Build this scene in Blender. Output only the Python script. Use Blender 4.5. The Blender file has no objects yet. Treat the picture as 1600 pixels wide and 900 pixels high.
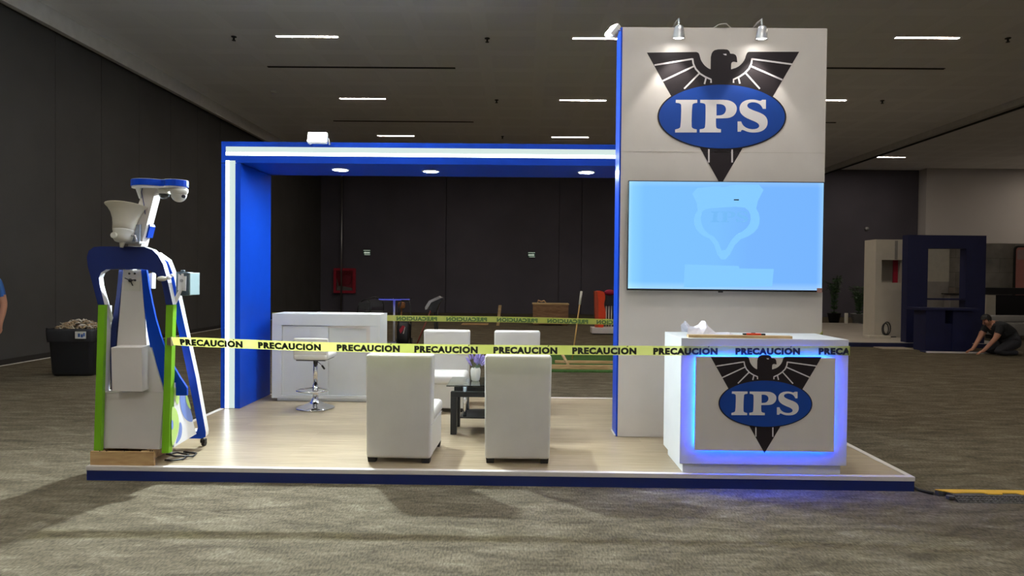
import bpy, bmesh, math, random
from mathutils import Vector, Matrix, geometry
R = math.radians
PI = math.pi
random.seed(7)
scene = bpy.context.scene
COL = scene.collection

# ------------------------------------------------------------------ camera
PLAT = 0.105                       # top of the booth platform above the carpet
CAM = Vector((3.1603, -4.7506, 1.5117))
FPX, CX, CY = 1031.8, 805.04, 450.0
cr = Vector((0.99989432, 0.01038959, 0.0101693))
cu = Vector((-0.01033855, 0.01636871, 0.99981257))
cf = Vector((-0.01022118, 0.99981204, -0.0164744))
cam = bpy.data.cameras.new('camera')
cam_o = bpy.data.objects.new('camera', cam)
COL.objects.link(cam_o)
cam_o.matrix_world = Matrix(((cr.x, cu.x, -cf.x, CAM.x), (cr.y, cu.y, -cf.y, CAM.y), (cr.z, cu.z, -cf.z, CAM.z), (0, 0, 0, 1)))
cam.sensor_width = 36.0
cam.lens = FPX / 1600 * 36
cam.shift_x = -(CX - 800) / 1600
cam.clip_start = 0.05
cam.clip_end = 200
scene.camera = cam_o
vs = scene.view_settings
vs.view_transform = 'Standard'; vs.look = 'None'; vs.gamma = 1; vs.exposure = 0
vs.use_curve_mapping = False

def un(px, py, ax, val):
    """measured photo point -> world point on the plane ax = val"""
    d = cf + cr * ((px - CX) / FPX) + cu * ((CY - py) / FPX)
    i = 'xyz'.index(ax)
    return CAM + d * ((val - CAM[i]) / d[i])

# ------------------------------------------------------------------ materials
MATS = {}
def lin(c):
    return tuple(((v / 255) / 12.92 if v / 255 <= 0.04045 else ((v / 255 + 0.055) / 1.055) ** 2.4) for v in c)
def mat(name, col=(.8, .8, .8), rough=.5, metal=0., emit=None, es=1., trans=0., alpha=1., var=.06, vscale=6., bump=0., bscale=60., coat=0., ior=1.45, spec=.5):
    if name in MATS: return MATS[name]
    m = bpy.data.materials.new(name); m.use_nodes = True
    nt = m.node_tree; b = nt.nodes['Principled BSDF']
    b.inputs['Roughness'].default_value = rough
    b.inputs['Metallic'].default_value = metal
    b.inputs['IOR'].default_value = ior
    b.inputs['Specular IOR Level'].default_value = spec
    b.inputs['Transmission Weight'].default_value = trans
    b.inputs['Alpha'].default_value = alpha
    b.inputs['Coat Weight'].default_value = coat
    b.inputs['Base Color'].default_value = (*col, 1)
    if emit:
        b.inputs['Emission Color'].default_value = (*emit, 1)
        b.inputs['Emission Strength'].default_value = es
    if var > 0 and not emit:
        tc = nt.nodes.new('ShaderNodeTexCoord')
        n = nt.nodes.new('ShaderNodeTexNoise'); n.inputs['Scale'].default_value = vscale; n.inputs['Detail'].default_value = 4
        nt.links.new(tc.outputs['Object'], n.inputs['Vector'])
        r = nt.nodes.new('ShaderNodeValToRGB')
        r.color_ramp.elements[0].position = .3; r.color_ramp.elements[1].position = .7
        r.color_ramp.elements[0].color = (*[c * (1 - var) for c in col], 1)
        r.color_ramp.elements[1].color = (*[min(1, c * (1 + var)) for c in col], 1)
        nt.links.new(n.outputs['Fac'], r.inputs['Fac'])
        nt.links.new(r.outputs['Color'], b.inputs['Base Color'])
        if bump > 0:
            n2 = nt.nodes.new('ShaderNodeTexNoise'); n2.inputs['Scale'].default_value = bscale; n2.inputs['Detail'].default_value = 3
            nt.links.new(tc.outputs['Object'], n2.inputs['Vector'])
            bp = nt.nodes.new('ShaderNodeBump'); bp.inputs['Strength'].default_value = bump; bp.inputs['Distance'].default_value = .01
            nt.links.new(n2.outputs['Fac'], bp.inputs['Height'])
            nt.links.new(bp.outputs['Normal'], b.inputs['Normal'])
    MATS[name] = m
    return m

def node_mat(name):
    m = bpy.data.materials.new(name); m.use_nodes = True
    MATS[name] = m
    nt = m.node_tree
    return m, nt, nt.nodes['Principled BSDF']

def mk_carpet():
    m, nt, b = node_mat('carpet')
    N, L = nt.nodes.new, nt.links.new
    tc = N('ShaderNodeTexCoord')
    mp = N('ShaderNodeMapping'); mp.inputs['Scale'].default_value = (1.3, 4.2, 1)
    L(tc.outputs['Object'], mp.inputs['Vector'])
    n1 = N('ShaderNodeTexNoise'); n1.inputs['Scale'].default_value = 2.0; n1.inputs['Detail'].default_value = 9; n1.inputs['Roughness'].default_value = .72; n1.inputs['Distortion'].default_value = .6
    L(mp.outputs['Vector'], n1.inputs['Vector'])
    r1 = N('ShaderNodeValToRGB')
    e = r1.color_ramp.elements
    e[0].position = .33; e[0].color = (*CARPET_D, 1)
    e[1].position = .68; e[1].color = (*CARPET_L, 1)
    k = r1.color_ramp.elements.new(.5); k.color = (*CARPET_M, 1)
    L(n1.outputs['Fac'], r1.inputs['Fac'])
    # fine loop ribs
    mp2 = N('ShaderNodeMapping'); mp2.inputs['Scale'].default_value = (90, 28, 1)
    L(tc.outputs['Object'], mp2.inputs['Vector'])
    n2 = N('ShaderNodeTexNoise'); n2.inputs['Scale'].default_value = 1.0; n2.inputs['Detail'].default_value = 2
    L(mp2.outputs['Vector'], n2.inputs['Vector'])
    r2 = N('ShaderNodeValToRGB'); r2.color_ramp.elements[0].position = .3; r2.color_ramp.elements[1].position = .72
    r2.color_ramp.elements[0].color = (.62, .62, .62, 1); r2.color_ramp.elements[1].color = (1.3, 1.3, 1.3, 1)
    L(n2.outputs['Fac'], r2.inputs['Fac'])
    mx = N('ShaderNodeMix'); mx.data_type = 'RGBA'; mx.blend_type = 'MULTIPLY'; mx.inputs['Factor'].default_value = 1
    L(r1.outputs['Color'], mx.inputs[6]); L(r2.outputs['Color'], mx.inputs[7])
    L(mx.outputs[2], b.inputs['Base Color'])
    b.inputs['Roughness'].default_value = .95
    b.inputs['Specular IOR Level'].default_value = .1
    bp = N('ShaderNodeBump'); bp.inputs['Strength'].default_value = .5; bp.inputs['Distance'].default_value = .006
    L(n2.outputs['Fac'], bp.inputs['Height']); L(bp.outputs['Normal'], b.inputs['Normal'])
    return m
CARPET_D, CARPET_M, CARPET_L = (.060, .048, .031), (.104, .086, .058), (.170, .146, .103)

def mk_laminate():
    m, nt, b = node_mat('oak_laminate')
    N, L = nt.nodes.new, nt.links.new
    tc = N('ShaderNodeTexCoord')
    br = N('ShaderNodeTexBrick'); br.offset = .37; br.inputs['Scale'].default_value = 1
    br.inputs['Brick Width'].default_value = 1.2; br.inputs['Row Height'].default_value = .115
    br.inputs['Mortar Size'].default_value = .0012
    br.inputs['Color1'].default_value = (.43, .355, .245, 1); br.inputs['Color2'].default_value = (.355, .285, .19, 1)
    br.inputs['Mortar'].default_value = (.36, .27, .17, 1)
    L(tc.outputs['Object'], br.inputs['Vector'])
    mp = N('ShaderNodeMapping'); mp.inputs['Scale'].default_value = (1.6, 26, 1)
    L(tc.outputs['Object'], mp.inputs['Vector'])
    n = N('ShaderNodeTexNoise'); n.inputs['Scale'].default_value = 1.5; n.inputs['Detail'].default_value = 6; n.inputs['Roughness'].default_value = .65
    L(mp.outputs['Vector'], n.inputs['Vector'])
    r = N('ShaderNodeValToRGB'); r.color_ramp.elements[0].position = .3; r.color_ramp.elements[1].position = .66
    r.color_ramp.elements[0].color = (.66, .61, .54, 1); r.color_ramp.elements[1].color = (1.06, 1.06, 1.06, 1)
    L(n.outputs['Fac'], r.inputs['Fac'])
    mx = N('ShaderNodeMix'); mx.data_type = 'RGBA'; mx.blend_type = 'MULTIPLY'; mx.inputs['Factor'].default_value = 1
    L(br.outputs['Color'], mx.inputs[6]); L(r.outputs['Color'], mx.inputs[7])
    L(mx.outputs[2], b.inputs['Base Color'])
    b.inputs['Roughness'].default_value = .28
    return m

def mk_wood(name, c1, c2, sc=(2, 14, 14)):
    m, nt, b = node_mat(name)
    N, L = nt.nodes.new, nt.links.new
    tc = N('ShaderNodeTexCoord')
    mp = N('ShaderNodeMapping'); mp.inputs['Scale'].default_value = sc
    L(tc.outputs['Object'], mp.inputs['Vector'])
    w = N('ShaderNodeTexNoise'); w.inputs['Scale'].default_value = 1.2; w.inputs['Detail'].default_value = 5; w.inputs['Distortion'].default_value = 1.4
    L(mp.outputs['Vector'], w.inputs['Vector'])
    r = N('ShaderNodeValToRGB'); r.color_ramp.elements[0].position = .35; r.color_ramp.elements[1].position = .65
    r.color_ramp.elements[0].color = (*c1, 1); r.color_ramp.elements[1].color = (*c2, 1)
    L(w.outputs['Fac'], r.inputs['Fac']); L(r.outputs['Color'], b.inputs['Base Color'])
    b.inputs['Roughness'].default_value = .6
    return m

def mk_ceiling():
    m, nt, b = node_mat('ceiling_tiles')
    N, L = nt.nodes.new, nt.links.new
    tc = N('ShaderNodeTexCoord')
    br = N('ShaderNodeTexBrick'); br.offset = 0; br.inputs['Scale'].default_value = 1
    br.inputs['Brick Width'].default_value = 1.17; br.inputs['Row Height'].default_value = 1.09
    br.inputs['Mortar Size'].default_value = .16; br.inputs['Mortar Smooth'].default_value = .25
    br.inputs['Color1'].default_value = (.90, .90, .89, 1); br.inputs['Color2'].default_value = (.92, .92, .91, 1)
    br.inputs['Mortar'].default_value = (.96, .96, .95, 1)
    L(tc.outputs['Object'], br.inputs['Vector'])
    L(br.outputs['Color'], b.inputs['Base Color'])
    b.inputs['Roughness'].default_value = .9
    return m

def mk_tape():
    m = bpy.data.materials.new('caution_film'); m.use_nodes = True
    nt = m.node_tree; N, L = nt.nodes.new, nt.links.new
    b = nt.nodes['Principled BSDF']
    tc = N('ShaderNodeTexCoord'); n = N('ShaderNodeTexNoise'); n.inputs['Scale'].default_value = 5
    L(tc.outputs['Object'], n.inputs['Vector'])
    r = N('ShaderNodeValToRGB'); r.color_ramp.elements[0].color = (.52, .62, .10, 1); r.color_ramp.elements[1].color = (.68, .70, .22, 1)
    r.color_ramp.elements[0].position = .35; r.color_ramp.elements[1].position = .65
    L(n.outputs['Fac'], r.inputs['Fac']); L(r.outputs['Color'], b.inputs['Base Color'])
    b.inputs['Roughness'].default_value = .35
    tl = N('ShaderNodeBsdfTranslucent'); tl.inputs['Color'].default_value = (.85, .9, .2, 1)
    tp = N('ShaderNodeBsdfTransparent'); tp.inputs['Color'].default_value = (.97, .97, .55, 1)
    m1 = N('ShaderNodeMixShader'); m1.inputs[0].default_value = .4
    m2 = N('ShaderNodeMixShader'); m2.inputs[0].default_value = .42
    L(b.outputs[0], m1.inputs[1]); L(tl.outputs[0], m1.inputs[2])
    L(m1.outputs[0], m2.inputs[1]); L(tp.outputs[0], m2.inputs[2])
    L(m2.outputs[0], nt.nodes['Material Output'].inputs['Surface'])
    MATS['caution_film'] = m
    return m

def mk_screen():
    m = bpy.data.materials.new('lit_screen'); m.use_nodes = True
    nt = m.node_tree; N, L = nt.nodes.new, nt.links.new
    nt.nodes.remove(nt.nodes['Principled BSDF'])
    tc = N('ShaderNodeTexCoord'); sp = N('ShaderNodeSeparateXYZ'); L(tc.outputs['Generated'], sp.inputs[0])
    r = N('ShaderNodeValToRGB')
    e = r.color_ramp.elements
    e[0].position = 0; e[0].color = (*lin((160, 222, 255)), 1)
    e[1].position = 1; e[1].color = (*lin((150, 205, 255)), 1)
    for p_, c_ in ((.02, (140, 210, 255)), (.08, (127, 196, 255)), (.45, (127, 194, 255)), (.62, (122, 184, 255)), (.97, (120, 182, 255))):
        k = e.new(p_); k.color = (*lin(c_), 1)
    L(sp.outputs[0], r.inputs[0])
    r2 = N('ShaderNodeValToRGB'); e = r2.color_ramp.elements
    e[0].position = 0; e[0].color = (.16, .16, .12, 1); e[1].position = 1; e[1].color = (.08, .08, .06, 1)
    k = e.new(.07); k.color = (0, 0, 0, 1); k = e.new(.95); k.color = (0, 0, 0, 1)
    L(sp.outputs[2], r2.inputs[0])
    ad = N('ShaderNodeMix'); ad.data_type = 'RGBA'; ad.blend_type = 'ADD'; ad.inputs['Factor'].default_value = 1
    L(r.outputs[0], ad.inputs[6]); L(r2.outputs[0], ad.inputs[7])
    em = N('ShaderNodeEmission'); L(ad.outputs[2], em.inputs['Color']); em.inputs['Strength'].default_value = 1.0
    L(em.outputs[0], nt.nodes['Material Output'].inputs['Surface'])
    MATS['lit_screen'] = m
    return m

carpet = mk_carpet(); laminate = mk_laminate(); ceil_m = mk_ceiling(); film = mk_tape(); screen_m = mk_screen()
plywood = mk_wood('plywood', (.40, .235, .10), (.60, .40, .19))
pine = mk_wood('pine_board', (.42, .28, .13), (.58, .42, .22))
crate_wood = mk_wood('crate_wood', (.20, .10, .045), (.32, .18, .09))
white = mat('white_board', (.67, .63, .61), .45, var=.02)
lacquer = mat('white_lacquer', (.70, .72, .74), .3, var=.02)
leather = mat('white_leatherette', (.64, .62, .59), .42, var=.03, bump=.08, bscale=180)
blue = mat('blue_laminate', (.003, .05, .46), .38, var=.04, spec=.25)
navy = mat('navy_laminate', (.007, .018, .125), .5, var=.05)
dnavy = mat('dark_navy_paint', (.006, .008, .045), .6, var=.08)
green = mat('lime_green_laminate', (.17, .42, .010), .45, var=.05)
black = mat('black_plastic', (.012, .012, .014), .45)
bmetal = mat('black_metal', (.02, .02, .022), .4, metal=.3)
rubber = mat('dark_rubber', (.02, .018, .016), .8)
chrome = mat('chrome', (.75, .75, .76), .08, metal=1, var=0)
steel = mat('brushed_steel', (.5, .5, .52), .35, metal=1)
wplast = mat('ivory_plastic', (.62, .60, .54), .4, var=.04)
wpaint = mat('white_paint', (.82, .83, .85), .4, var=.02)
grey_wall = mat('charcoal_partition', (.052, .050, .048), .85, var=.1, vscale=1.2, bump=.15, bscale=90)
back_wall_m = mat('black_partition', (.085, .078, .100), .8, var=.12, vscale=.6)
white_wall_m = mat('white_partition', (.50, .47, .455), .85, var=.04, vscale=.6)
lightgrey = mat('light_grey_fascia', (.60, .58, .54), .85)
print_black = mat('printed_black', (.018, .013, .016), .6, var=0, spec=.25)
print_blue = mat('printed_blue', (.008, .052, .30), .5, var=0, spec=.3)
print_white = mat('printed_white', (.74, .71, .74), .5, var=0)
skin = mat('skin', (.42, .20, .13), .55, var=.06)
hair_m = mat('black_hair', (.008, .007, .007), .6)
red = mat('signal_red', (.35, .01, .03), .4)
orange = mat('orange_red_plastic', (.75, .06, .012), .35)
leaf = mat('dark_leaf', (.03, .07, .025), .5, var=.3)
concrete = mat('grey_textile', (.22, .21, .20), .8)

def emis(name, c, s):
    return mat(name, (.01, .01, .01), .5, emit=c, es=s, spec=.1)
led_white = emis('led_strip_glow', (.66, .80, .76), 1.0)
led_line = emis('led_line_glow', (.90, 1.0, 1.0), 7)
strip_glow = emis('ceiling_strip_glow', (1.0, .87, .72), 190)
flood_glow = emis('floodlight_glow', (.84, .97, 1.0), 17500)
flood_soft = emis('small_floodlight_glow', (.84, .95, 1.0), 7500)
down_glow = emis('downlight_glow', (.90, .98, 1.0), 560)
spot_glow = emis('spot_lamp_glow', (1.0, .96, .88), 30)
blue_glow = emis('blue_led_glow', (.0, .05, 1.0), 230)

# ------------------------------------------------------------------ mesh builder
class B:
    def __init__(s): s.bm = bmesh.new(); s.mi = 0
    def _tag(s, faces):
        for f in faces: f.material_index = s.mi
    def box(s, lo, hi, bev=0., M=None, seg=2):
        lo = Vector(lo); hi = Vector(hi)
        before = set(s.bm.faces)
        g = bmesh.ops.create_cube(s.bm, size=1)
        vs_ = g['verts']
        for v in vs_:
            v.co = Vector((lo[i] + (v.co[i] + .5) * (hi[i] - lo[i]) for i in range(3)))
        if bev > 0:
            es = list({e for v in vs_ for e in v.link_edges})
            bmesh.ops.bevel(s.bm, geom=es, offset=bev, segments=seg, profile=.5, affect='EDGES')
        nf = [f for f in s.bm.faces if f not in before]
        if M is not None:
            for v in {v for f in nf for v in f.verts}: v.co = M @ v.co
        s._tag(nf); return s
    def hexa(s, b4, t4, bev=0.):
        before = set(s.bm.faces)
        v = [s.bm.verts.new(Vector(c)) for c in list(b4) + list(t4)]
        fs = [(3, 2, 1, 0), (4, 5, 6, 7), (0, 1, 5, 4), (1, 2, 6, 5), (2, 3, 7, 6), (3, 0, 4, 7)]
        for f in fs: s.bm.faces.new([v[i] for i in f])
        if bev > 0:
            es = list({e for q in v for e in q.link_edges})
            bmesh.ops.bevel(s.bm, geom=es, offset=bev, segments=2, profile=.5, affect='EDGES')
        nf = [f for f in s.bm.faces if f not in before]
        s._tag(nf); return s
    def prism(s, pts, vec, holes=()):
        """closed 3D polygon (with holes) extruded by vec"""
        loops = [[Vector(p) for p in pts]] + [[Vector(p) for p in h] for h in holes]
        vec = Vector(vec)
        tris = geometry.tessellate_polygon(loops)
        flat = [p for l in loops for p in l]
        a = [s.bm.verts.new(p) for p in flat]; c = [s.bm.verts.new(p + vec) for p in flat]
        nf = []
        for t in tris:
            try:
                nf.append(s.bm.faces.new([a[i] for i in t])); nf.append(s.bm.faces.new([c[i] for i in reversed(t)]))
            except ValueError: pass
        k = 0
        for l in loops:
            n = len(l)
            for i in range(n):
                j = (i + 1) % n
                try: nf.append(s.bm.faces.new((a[k + i], a[k + j], c[k + j], c[k + i])))
                except ValueError: pass
            k += n
        s._tag(nf); return s
    def cyl(s, p0, p1, r0, r1=None, seg=20, cap=True):
        p0 = Vector(p0); p1 = Vector(p1); r1 = r0 if r1 is None else r1
        z = (p1 - p0).normalized(); x = z.orthogonal().normalized(); y = z.cross(x)
        A = [s.bm.verts.new(p0 + (x * math.cos(2 * PI * i / seg) + y * math.sin(2 * PI * i / seg)) * r0) for i in range(seg)]
        C = [s.bm.verts.new(p1 + (x * math.cos(2 * PI * i / seg) + y * math.sin(2 * PI * i / seg)) * r1) for i in range(seg)]
        nf = [s.bm.faces.new((A[i], A[(i + 1) % seg], C[(i + 1) % seg], C[i])) for i in range(seg)]
        for f in nf: f.smooth = True
        if cap:
            nf.append(s.bm.faces.new(list(reversed(A)))); nf.append(s.bm.faces.new(C))
        s._tag(nf); return s
    def lathe(s, prof, o=(0, 0, 0), axis=(0, 0, 1), seg=32, cap=True, ridge=0., nr=0):
        o = Vector(o); z = Vector(axis).normalized(); x = z.orthogonal().normalized(); y = z.cross(x)
        rings = []
        for r, h in prof:
            rings.append([s.bm.verts.new(o + z * h + (x * math.cos(2 * PI * i / seg) + y * math.sin(2 * PI * i / seg)) * (r * (1 + (ridge * math.cos(nr * 2 * PI * i / seg) if nr else 0)))) for i in range(seg)])
        nf = []
        for a, c in zip(rings, rings[1:]):
            for i in range(seg):
                f = s.bm.faces.new((a[i], a[(i + 1) % seg], c[(i + 1) % seg], c[i])); f.smooth = True; nf.append(f)
        if cap:
            nf.append(s.bm.faces.new(list(reversed(rings[0])))); nf.append(s.bm.faces.new(rings[-1]))
        s._tag(nf); return s
    def sphere(s, c, r, sc=(1, 1, 1), seg=20):
        g = bmesh.ops.create_uvsphere(s.bm, u_segments=seg, v_segments=seg // 2 + 2, radius=r)
        c = Vector(c)
        fs = set()
        for v in g['verts']:
            v.co = Vector((v.co.x * sc[0], v.co.y * sc[1], v.co.z * sc[2])) + c
            fs.update(v.link_faces)
        for f in fs: f.smooth = True
        s._tag(fs); return s
    def tube(s, pts, r, seg=8, cap=True, closed=False):
        pts = [Vector(p) for p in pts]; n = len(pts)
        rr = r if isinstance(r, (list, tuple)) else [r] * n
        rings = []; prev = None
        for i, p in enumerate(pts):
            if closed: t = (pts[(i + 1) % n] - pts[i - 1]).normalized()
            else: t = (pts[min(i + 1, n - 1)] - pts[max(i - 1, 0)]).normalized()
            if prev is None: x = t.orthogonal().normalized()
            else: x = (prev - t * prev.dot(t)).normalized()
            prev = x; y = t.cross(x)
            rings.append([s.bm.verts.new(p + (x * math.cos(2 * PI * k / seg) + y * math.sin(2 * PI * k / seg)) * rr[i]) for k in range(seg)])
        nf = []
        prs = list(zip(rings, rings[1:])) + ([(rings[-1], rings[0])] if closed else [])
        for a, c in prs:
            for k in range(seg):
                f = s.bm.faces.new((a[k], a[(k + 1) % seg], c[(k + 1) % seg], c[k])); f.smooth = True; nf.append(f)
        if cap and not closed:
            nf.append(s.bm.faces.new(list(reversed(rings[0])))); nf.append(s.bm.faces.new(rings[-1]))
        s._tag(nf); return s
    def xf(s, M):
        for v in s.bm.verts: v.co = M @ v.co
        return s
    def obj(s, name, mats, parent=None, world=False, base=False, smooth=False):
        bmesh.ops.recalc_face_normals(s.bm, faces=s.bm.faces)
        if smooth:
            for f in s.bm.faces: f.smooth = True
        me = bpy.data.meshes.new(name)
        o = bpy.data.objects.new(name, me); COL.objects.link(o)
        if parent is not None:
            o.parent = parent
            if world:
                M = wm(parent).inverted()
                for v in s.bm.verts: v.co = M @ v.co
        elif base:
            xs = [v.co for v in s.bm.verts]
            c = Vector(((min(v.x for v in xs) + max(v.x for v in xs)) / 2, (min(v.y for v in xs) + max(v.y for v in xs)) / 2, min(v.z for v in xs)))
            for v in s.bm.verts: v.co -= c
            o.location = c
        s.bm.to_mesh(me); s.bm.free()
        for m in (mats if isinstance(mats, (list, tuple)) else [mats]): me.materials.append(m)
        return o

def wm(o):
    M = Matrix.LocRotScale(o.location, o.rotation_euler, o.scale)
    return wm(o.parent) @ M if o.parent else M
def tag(o, label=None, cat=None, group=None, kind=None):
    if label: o['label'] = label
    if cat: o['category'] = cat
    if group: o['group'] = group
    if kind: o['kind'] = kind
    return o
def thing(name, label, cat, loc=(0, 0, 0), rz=0., group=None):
    o = bpy.data.objects.new(name, None); COL.objects.link(o)
    o.location = loc; o.rotation_euler = (0, 0, rz); o.empty_display_size = .1
    return tag(o, label, cat, group)
def struct(o): return tag(o, kind='structure')
def dup(root, loc, rz=0., label=None, group=None, parent=None):
    r = root.copy(); COL.objects.link(r); r.location = loc; r.rotation_euler = (0, 0, rz)
    if label: r['label'] = label
    if group: r['group'] = group
    def rec(src, dst):
        for ch in [c for c in bpy.data.objects if c.parent == src]:
            c = ch.copy(); COL.objects.link(c); c.parent = dst; rec(ch, c)
    rec(root, r)
    return r
def RX(a, p=(0, 0, 0)): return Matrix.Translation(p) @ Matrix.Rotation(a, 4, 'X') @ Matrix.Translation(-Vector(p))
def RY(a, p=(0, 0, 0)): return Matrix.Translation(p) @ Matrix.Rotation(a, 4, 'Y') @ Matrix.Translation(-Vector(p))
def RZ(a, p=(0, 0, 0)): return Matrix.Translation(p) @ Matrix.Rotation(a, 4, 'Z') @ Matrix.Translation(-Vector(p))

# ------------------------------------------------------------------ the hall
H = 6.05
XL, XR, YB, YF = -5.2, 27.0, 22.6, -15.0
struct(B().box((XL - .3, YF, -.1), (XR + .3, YB + .3, 0)).obj('floor', carpet))
struct(B().box((XL - .3, YF, H), (XR + .3, YB + .3, H + .1)).obj('ceiling', ceil_m))
# left partition: tall panels with narrow seams
b = B()
y = 7.0 - 1.29 * 17
while y < YB:
    b.box((XL - .1, max(y + .006, YF), 0.10), (XL, min(y + 1.284, YB), 5.85)); y += 1.29
b.box((XL - .2, YF, 0), (XL - .09, YB, H))
struct(b.obj('wall_left', grey_wall))
b = B().box((XL - .09, YF, .012), (XL + .02, YB, .10))
struct(b.obj('baseboard_left', rubber))
struct(B().box((XL - .08, YF, 0), (XL + .035, YB, .012)).obj('light_leak_left', lightgrey))  # pale strip painted as the light leaking under the partition
# light fascia that drops from the ceiling in front of the partition
struct(B().box((-5.06, YF, 5.74), (-4.97, YB, H)).box((XL - .1, YF, 5.80), (-5.06, YB, 5.86)).obj('trim_2', lightgrey))
# back wall
b = B()
xs = [XL - .1, -4.25, .0, 4.67, 5.6, 10.5, 14.6, 19.35]
for i in range(len(xs) - 1):
    off = .12 if i in (0, 2, 3) else .0
    b.box((xs[i] + .01, YB - .1 + off * .5, 0), (xs[i + 1] - .01, YB + .1, H))
b.box((XL - .1, YB + .05, 0), (19.35, YB + .2, H))
struct(b.obj('wall_back', back_wall_m))
struct(B().box((19.36, YB - .6, 0), (XR, YB + .2, H)).obj('wall_back_right', white_wall_m))
struct(B().box((XR, YF, 0), (XR + .2, YB, H)).obj('wall_right', white_wall_m))
struct(B().box((XL, YF - .2, 0), (XR, YF, H)).obj('wall_front', white_wall_m))
struct(B().box((15.35, YF, 5.88), (15.5, YB - .1, H)).obj('trim_3', lightgrey))
struct(B().box((15.5, YF, 5.84), (15.56, YB - .1, H)).obj('trim_4', rubber))
tag(B().cyl((-4.25, YB - .35, 0), (-4.25, YB - .35, 5.9), .035).obj('steel_post', steel, base=True), 'slim grey steel post standing before the black back wall', 'post')

# ceiling strips
def strip_light(x, y, w, label, group=None):
    t = thing('ceiling_light', label, 'ceiling light', (x, y, H), 0, group)
    B().box((-w / 2 - .02, -.05, -.012), (w / 2 + .02, -.034, 0)).box((-w / 2 - .02, .034, -.012), (w / 2 + .02, .05, 0)).box((-w / 2 - .02, -.034, -.012), (-w / 2, .034, 0)).box((w / 2, -.034, -.012), (w / 2 + .02, .034, 0)).obj('frame', wpaint, t)
    B().box((-w / 2, -.034, -.010), (w / 2, .034, -.001)).obj('diffuser', strip_glow, t)
    return t
SW = 1.17
row_n = {7.83: 'nearest', 12.2: 'middle', 16.65: 'farthest'}
for yr, nm in row_n.items():
    strip_light(-.97, yr, SW, 'glowing strip light on the ceiling, left one of the %s row in view' % nm, 'ceiling strip lights')
    if yr == 7.83: strip_light(4.66, yr, SW, 'glowing strip light on the ceiling, partly hidden behind the white tower top and floodlight', 'ceiling strip lights')
    else: strip_light(4.66, yr, SW, 'glowing strip light on the ceiling just left of the tower, in the %s row' % nm, 'ceiling strip lights')
strip_light(10.65, 7.69, SW, 'largest glowing strip light right of the tower, nearest on the ceiling', 'ceiling strip lights')
strip_light(10.67, 12.02, SW, 'glowing strip light peeking out from the right edge of the tower', 'ceiling strip lights')
strip_light(16.55, 19.65, SW, 'small glowing strip light farthest right above the black and white back walls', 'ceiling strip lights')
for yr in (3.46, -.91, -5.28, -9.65):
    for xc in (-.97, 4.66, 10.66):
        strip_light(xc, yr, SW, 'unseen extra ceiling strip light overhead, right of the frame', 'ceiling strip lights outside the frame')
for xq, yr in ((19.0, -5.28), (19.0, 3.46), (24.2, 19.65), (24.2, 15.28)):  # far-right pair added out of view to brighten the white wall
    strip_light(xq, yr, SW, 'unseen extra ceiling strip light overhead, right of the frame', 'ceiling strip lights outside the frame')

def slot(x0, x1, y, label):
    t = B().box((x0, y - .035, H - .012), (x1, y - .012, H)).box((x0, y + .012, H - .012), (x1, y + .035, H)).box((x0, y - .012, H - .004), (x1, y + .012, H)).obj('air_slot', rubber, base=True)
    tag(t, label, 'air slot', 'dark linear air slots in the ceiling')
slot(-2.44, 1.66, 9.68, 'long dark air slot in the ceiling left, behind the nearest strip light')
slot(-2.43, 1.69, 14.67, 'dark air slot in the ceiling left, just above the blue frame')
slot(8.0, 12.12, 9.5, 'long dark air slot in the ceiling right of the tower')
slot(8.0, 12.13, 14.4, 'short visible end of dark air slot far right of the tower')
def sprinkler(x, y, label):
    t = thing('sprinkler_head', label, 'sprinkler', (x, y, H), 0, 'ceiling sprinkler heads')
    B().cyl((0, 0, -.01), (0, 0, 0), .05).obj('escutcheon', rubber, t)
    B().cyl((0, 0, -.07), (0, 0, -.01), .018).cyl((0, 0, -.078), (0, 0, -.07), .035).obj('deflector', bmetal, t)
sprinkler(-2.39, 7.88, 'ceiling sprinkler left of the nearest left strip light')
sprinkler(2.45, 7.88, 'ceiling sprinkler halfway between the two nearest strip lights')
sprinkler(12.15, 7.7, 'ceiling sprinkler at the far top right of the nearest right strip light')
sprinkler(2.46, 12.25, 'ceiling sprinkler between the middle row strip lights')
sprinkler(12.18, 12.04, 'ceiling sprinkler right of the tower, beyond the peeking strip light')
sprinkler(2.48, 16.63, 'tiny farthest ceiling sprinkler just above the blue frame')
t = thing('smoke_detector', 'small pale round smoke detector on the ceiling left', 'smoke detector', (-3.03, 11.57, H))
B().lathe([(.07, 0), (.075, -.02), (.05, -.05), (.02, -.055)]).obj('body', wplast, t)

# ------------------------------------------------------------------ booth platform
t = thing('booth_platform', 'low oak-laminate booth platform with white trim and navy front board', 'platform', (3, 1.5, 0))
B().box((.05, .05, .01), (5.95, 2.95, PLAT - .002)).obj('deck', laminate, t, world=True)
b = B()
for lo, hi in (((0, 0, PLAT - .032), (6, .045, PLAT)), ((0, 2.955, PLAT - .032), (6, 3, PLAT)), ((0, .045, PLAT - .032), (.045, 2.955, PLAT)), ((5.955, .045, PLAT - .032), (6, 2.955, PLAT))):
    b.box(lo, hi, .002)
b.obj('edge_trim', white, t, world=True)
b = B()
for lo, hi in (((.004, .004, 0), (5.996, .03, PLAT - .033)), ((.004, 2.97, 0), (5.996, 2.996, PLAT - .033)), ((.004, .03, 0), (.03, 2.97, PLAT - .033)), ((5.97, .03, 0), (5.996, 2.97, PLAT - .033))):
    b.box(lo, hi)
b.obj('fascia_board', navy, t, world=True)

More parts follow.
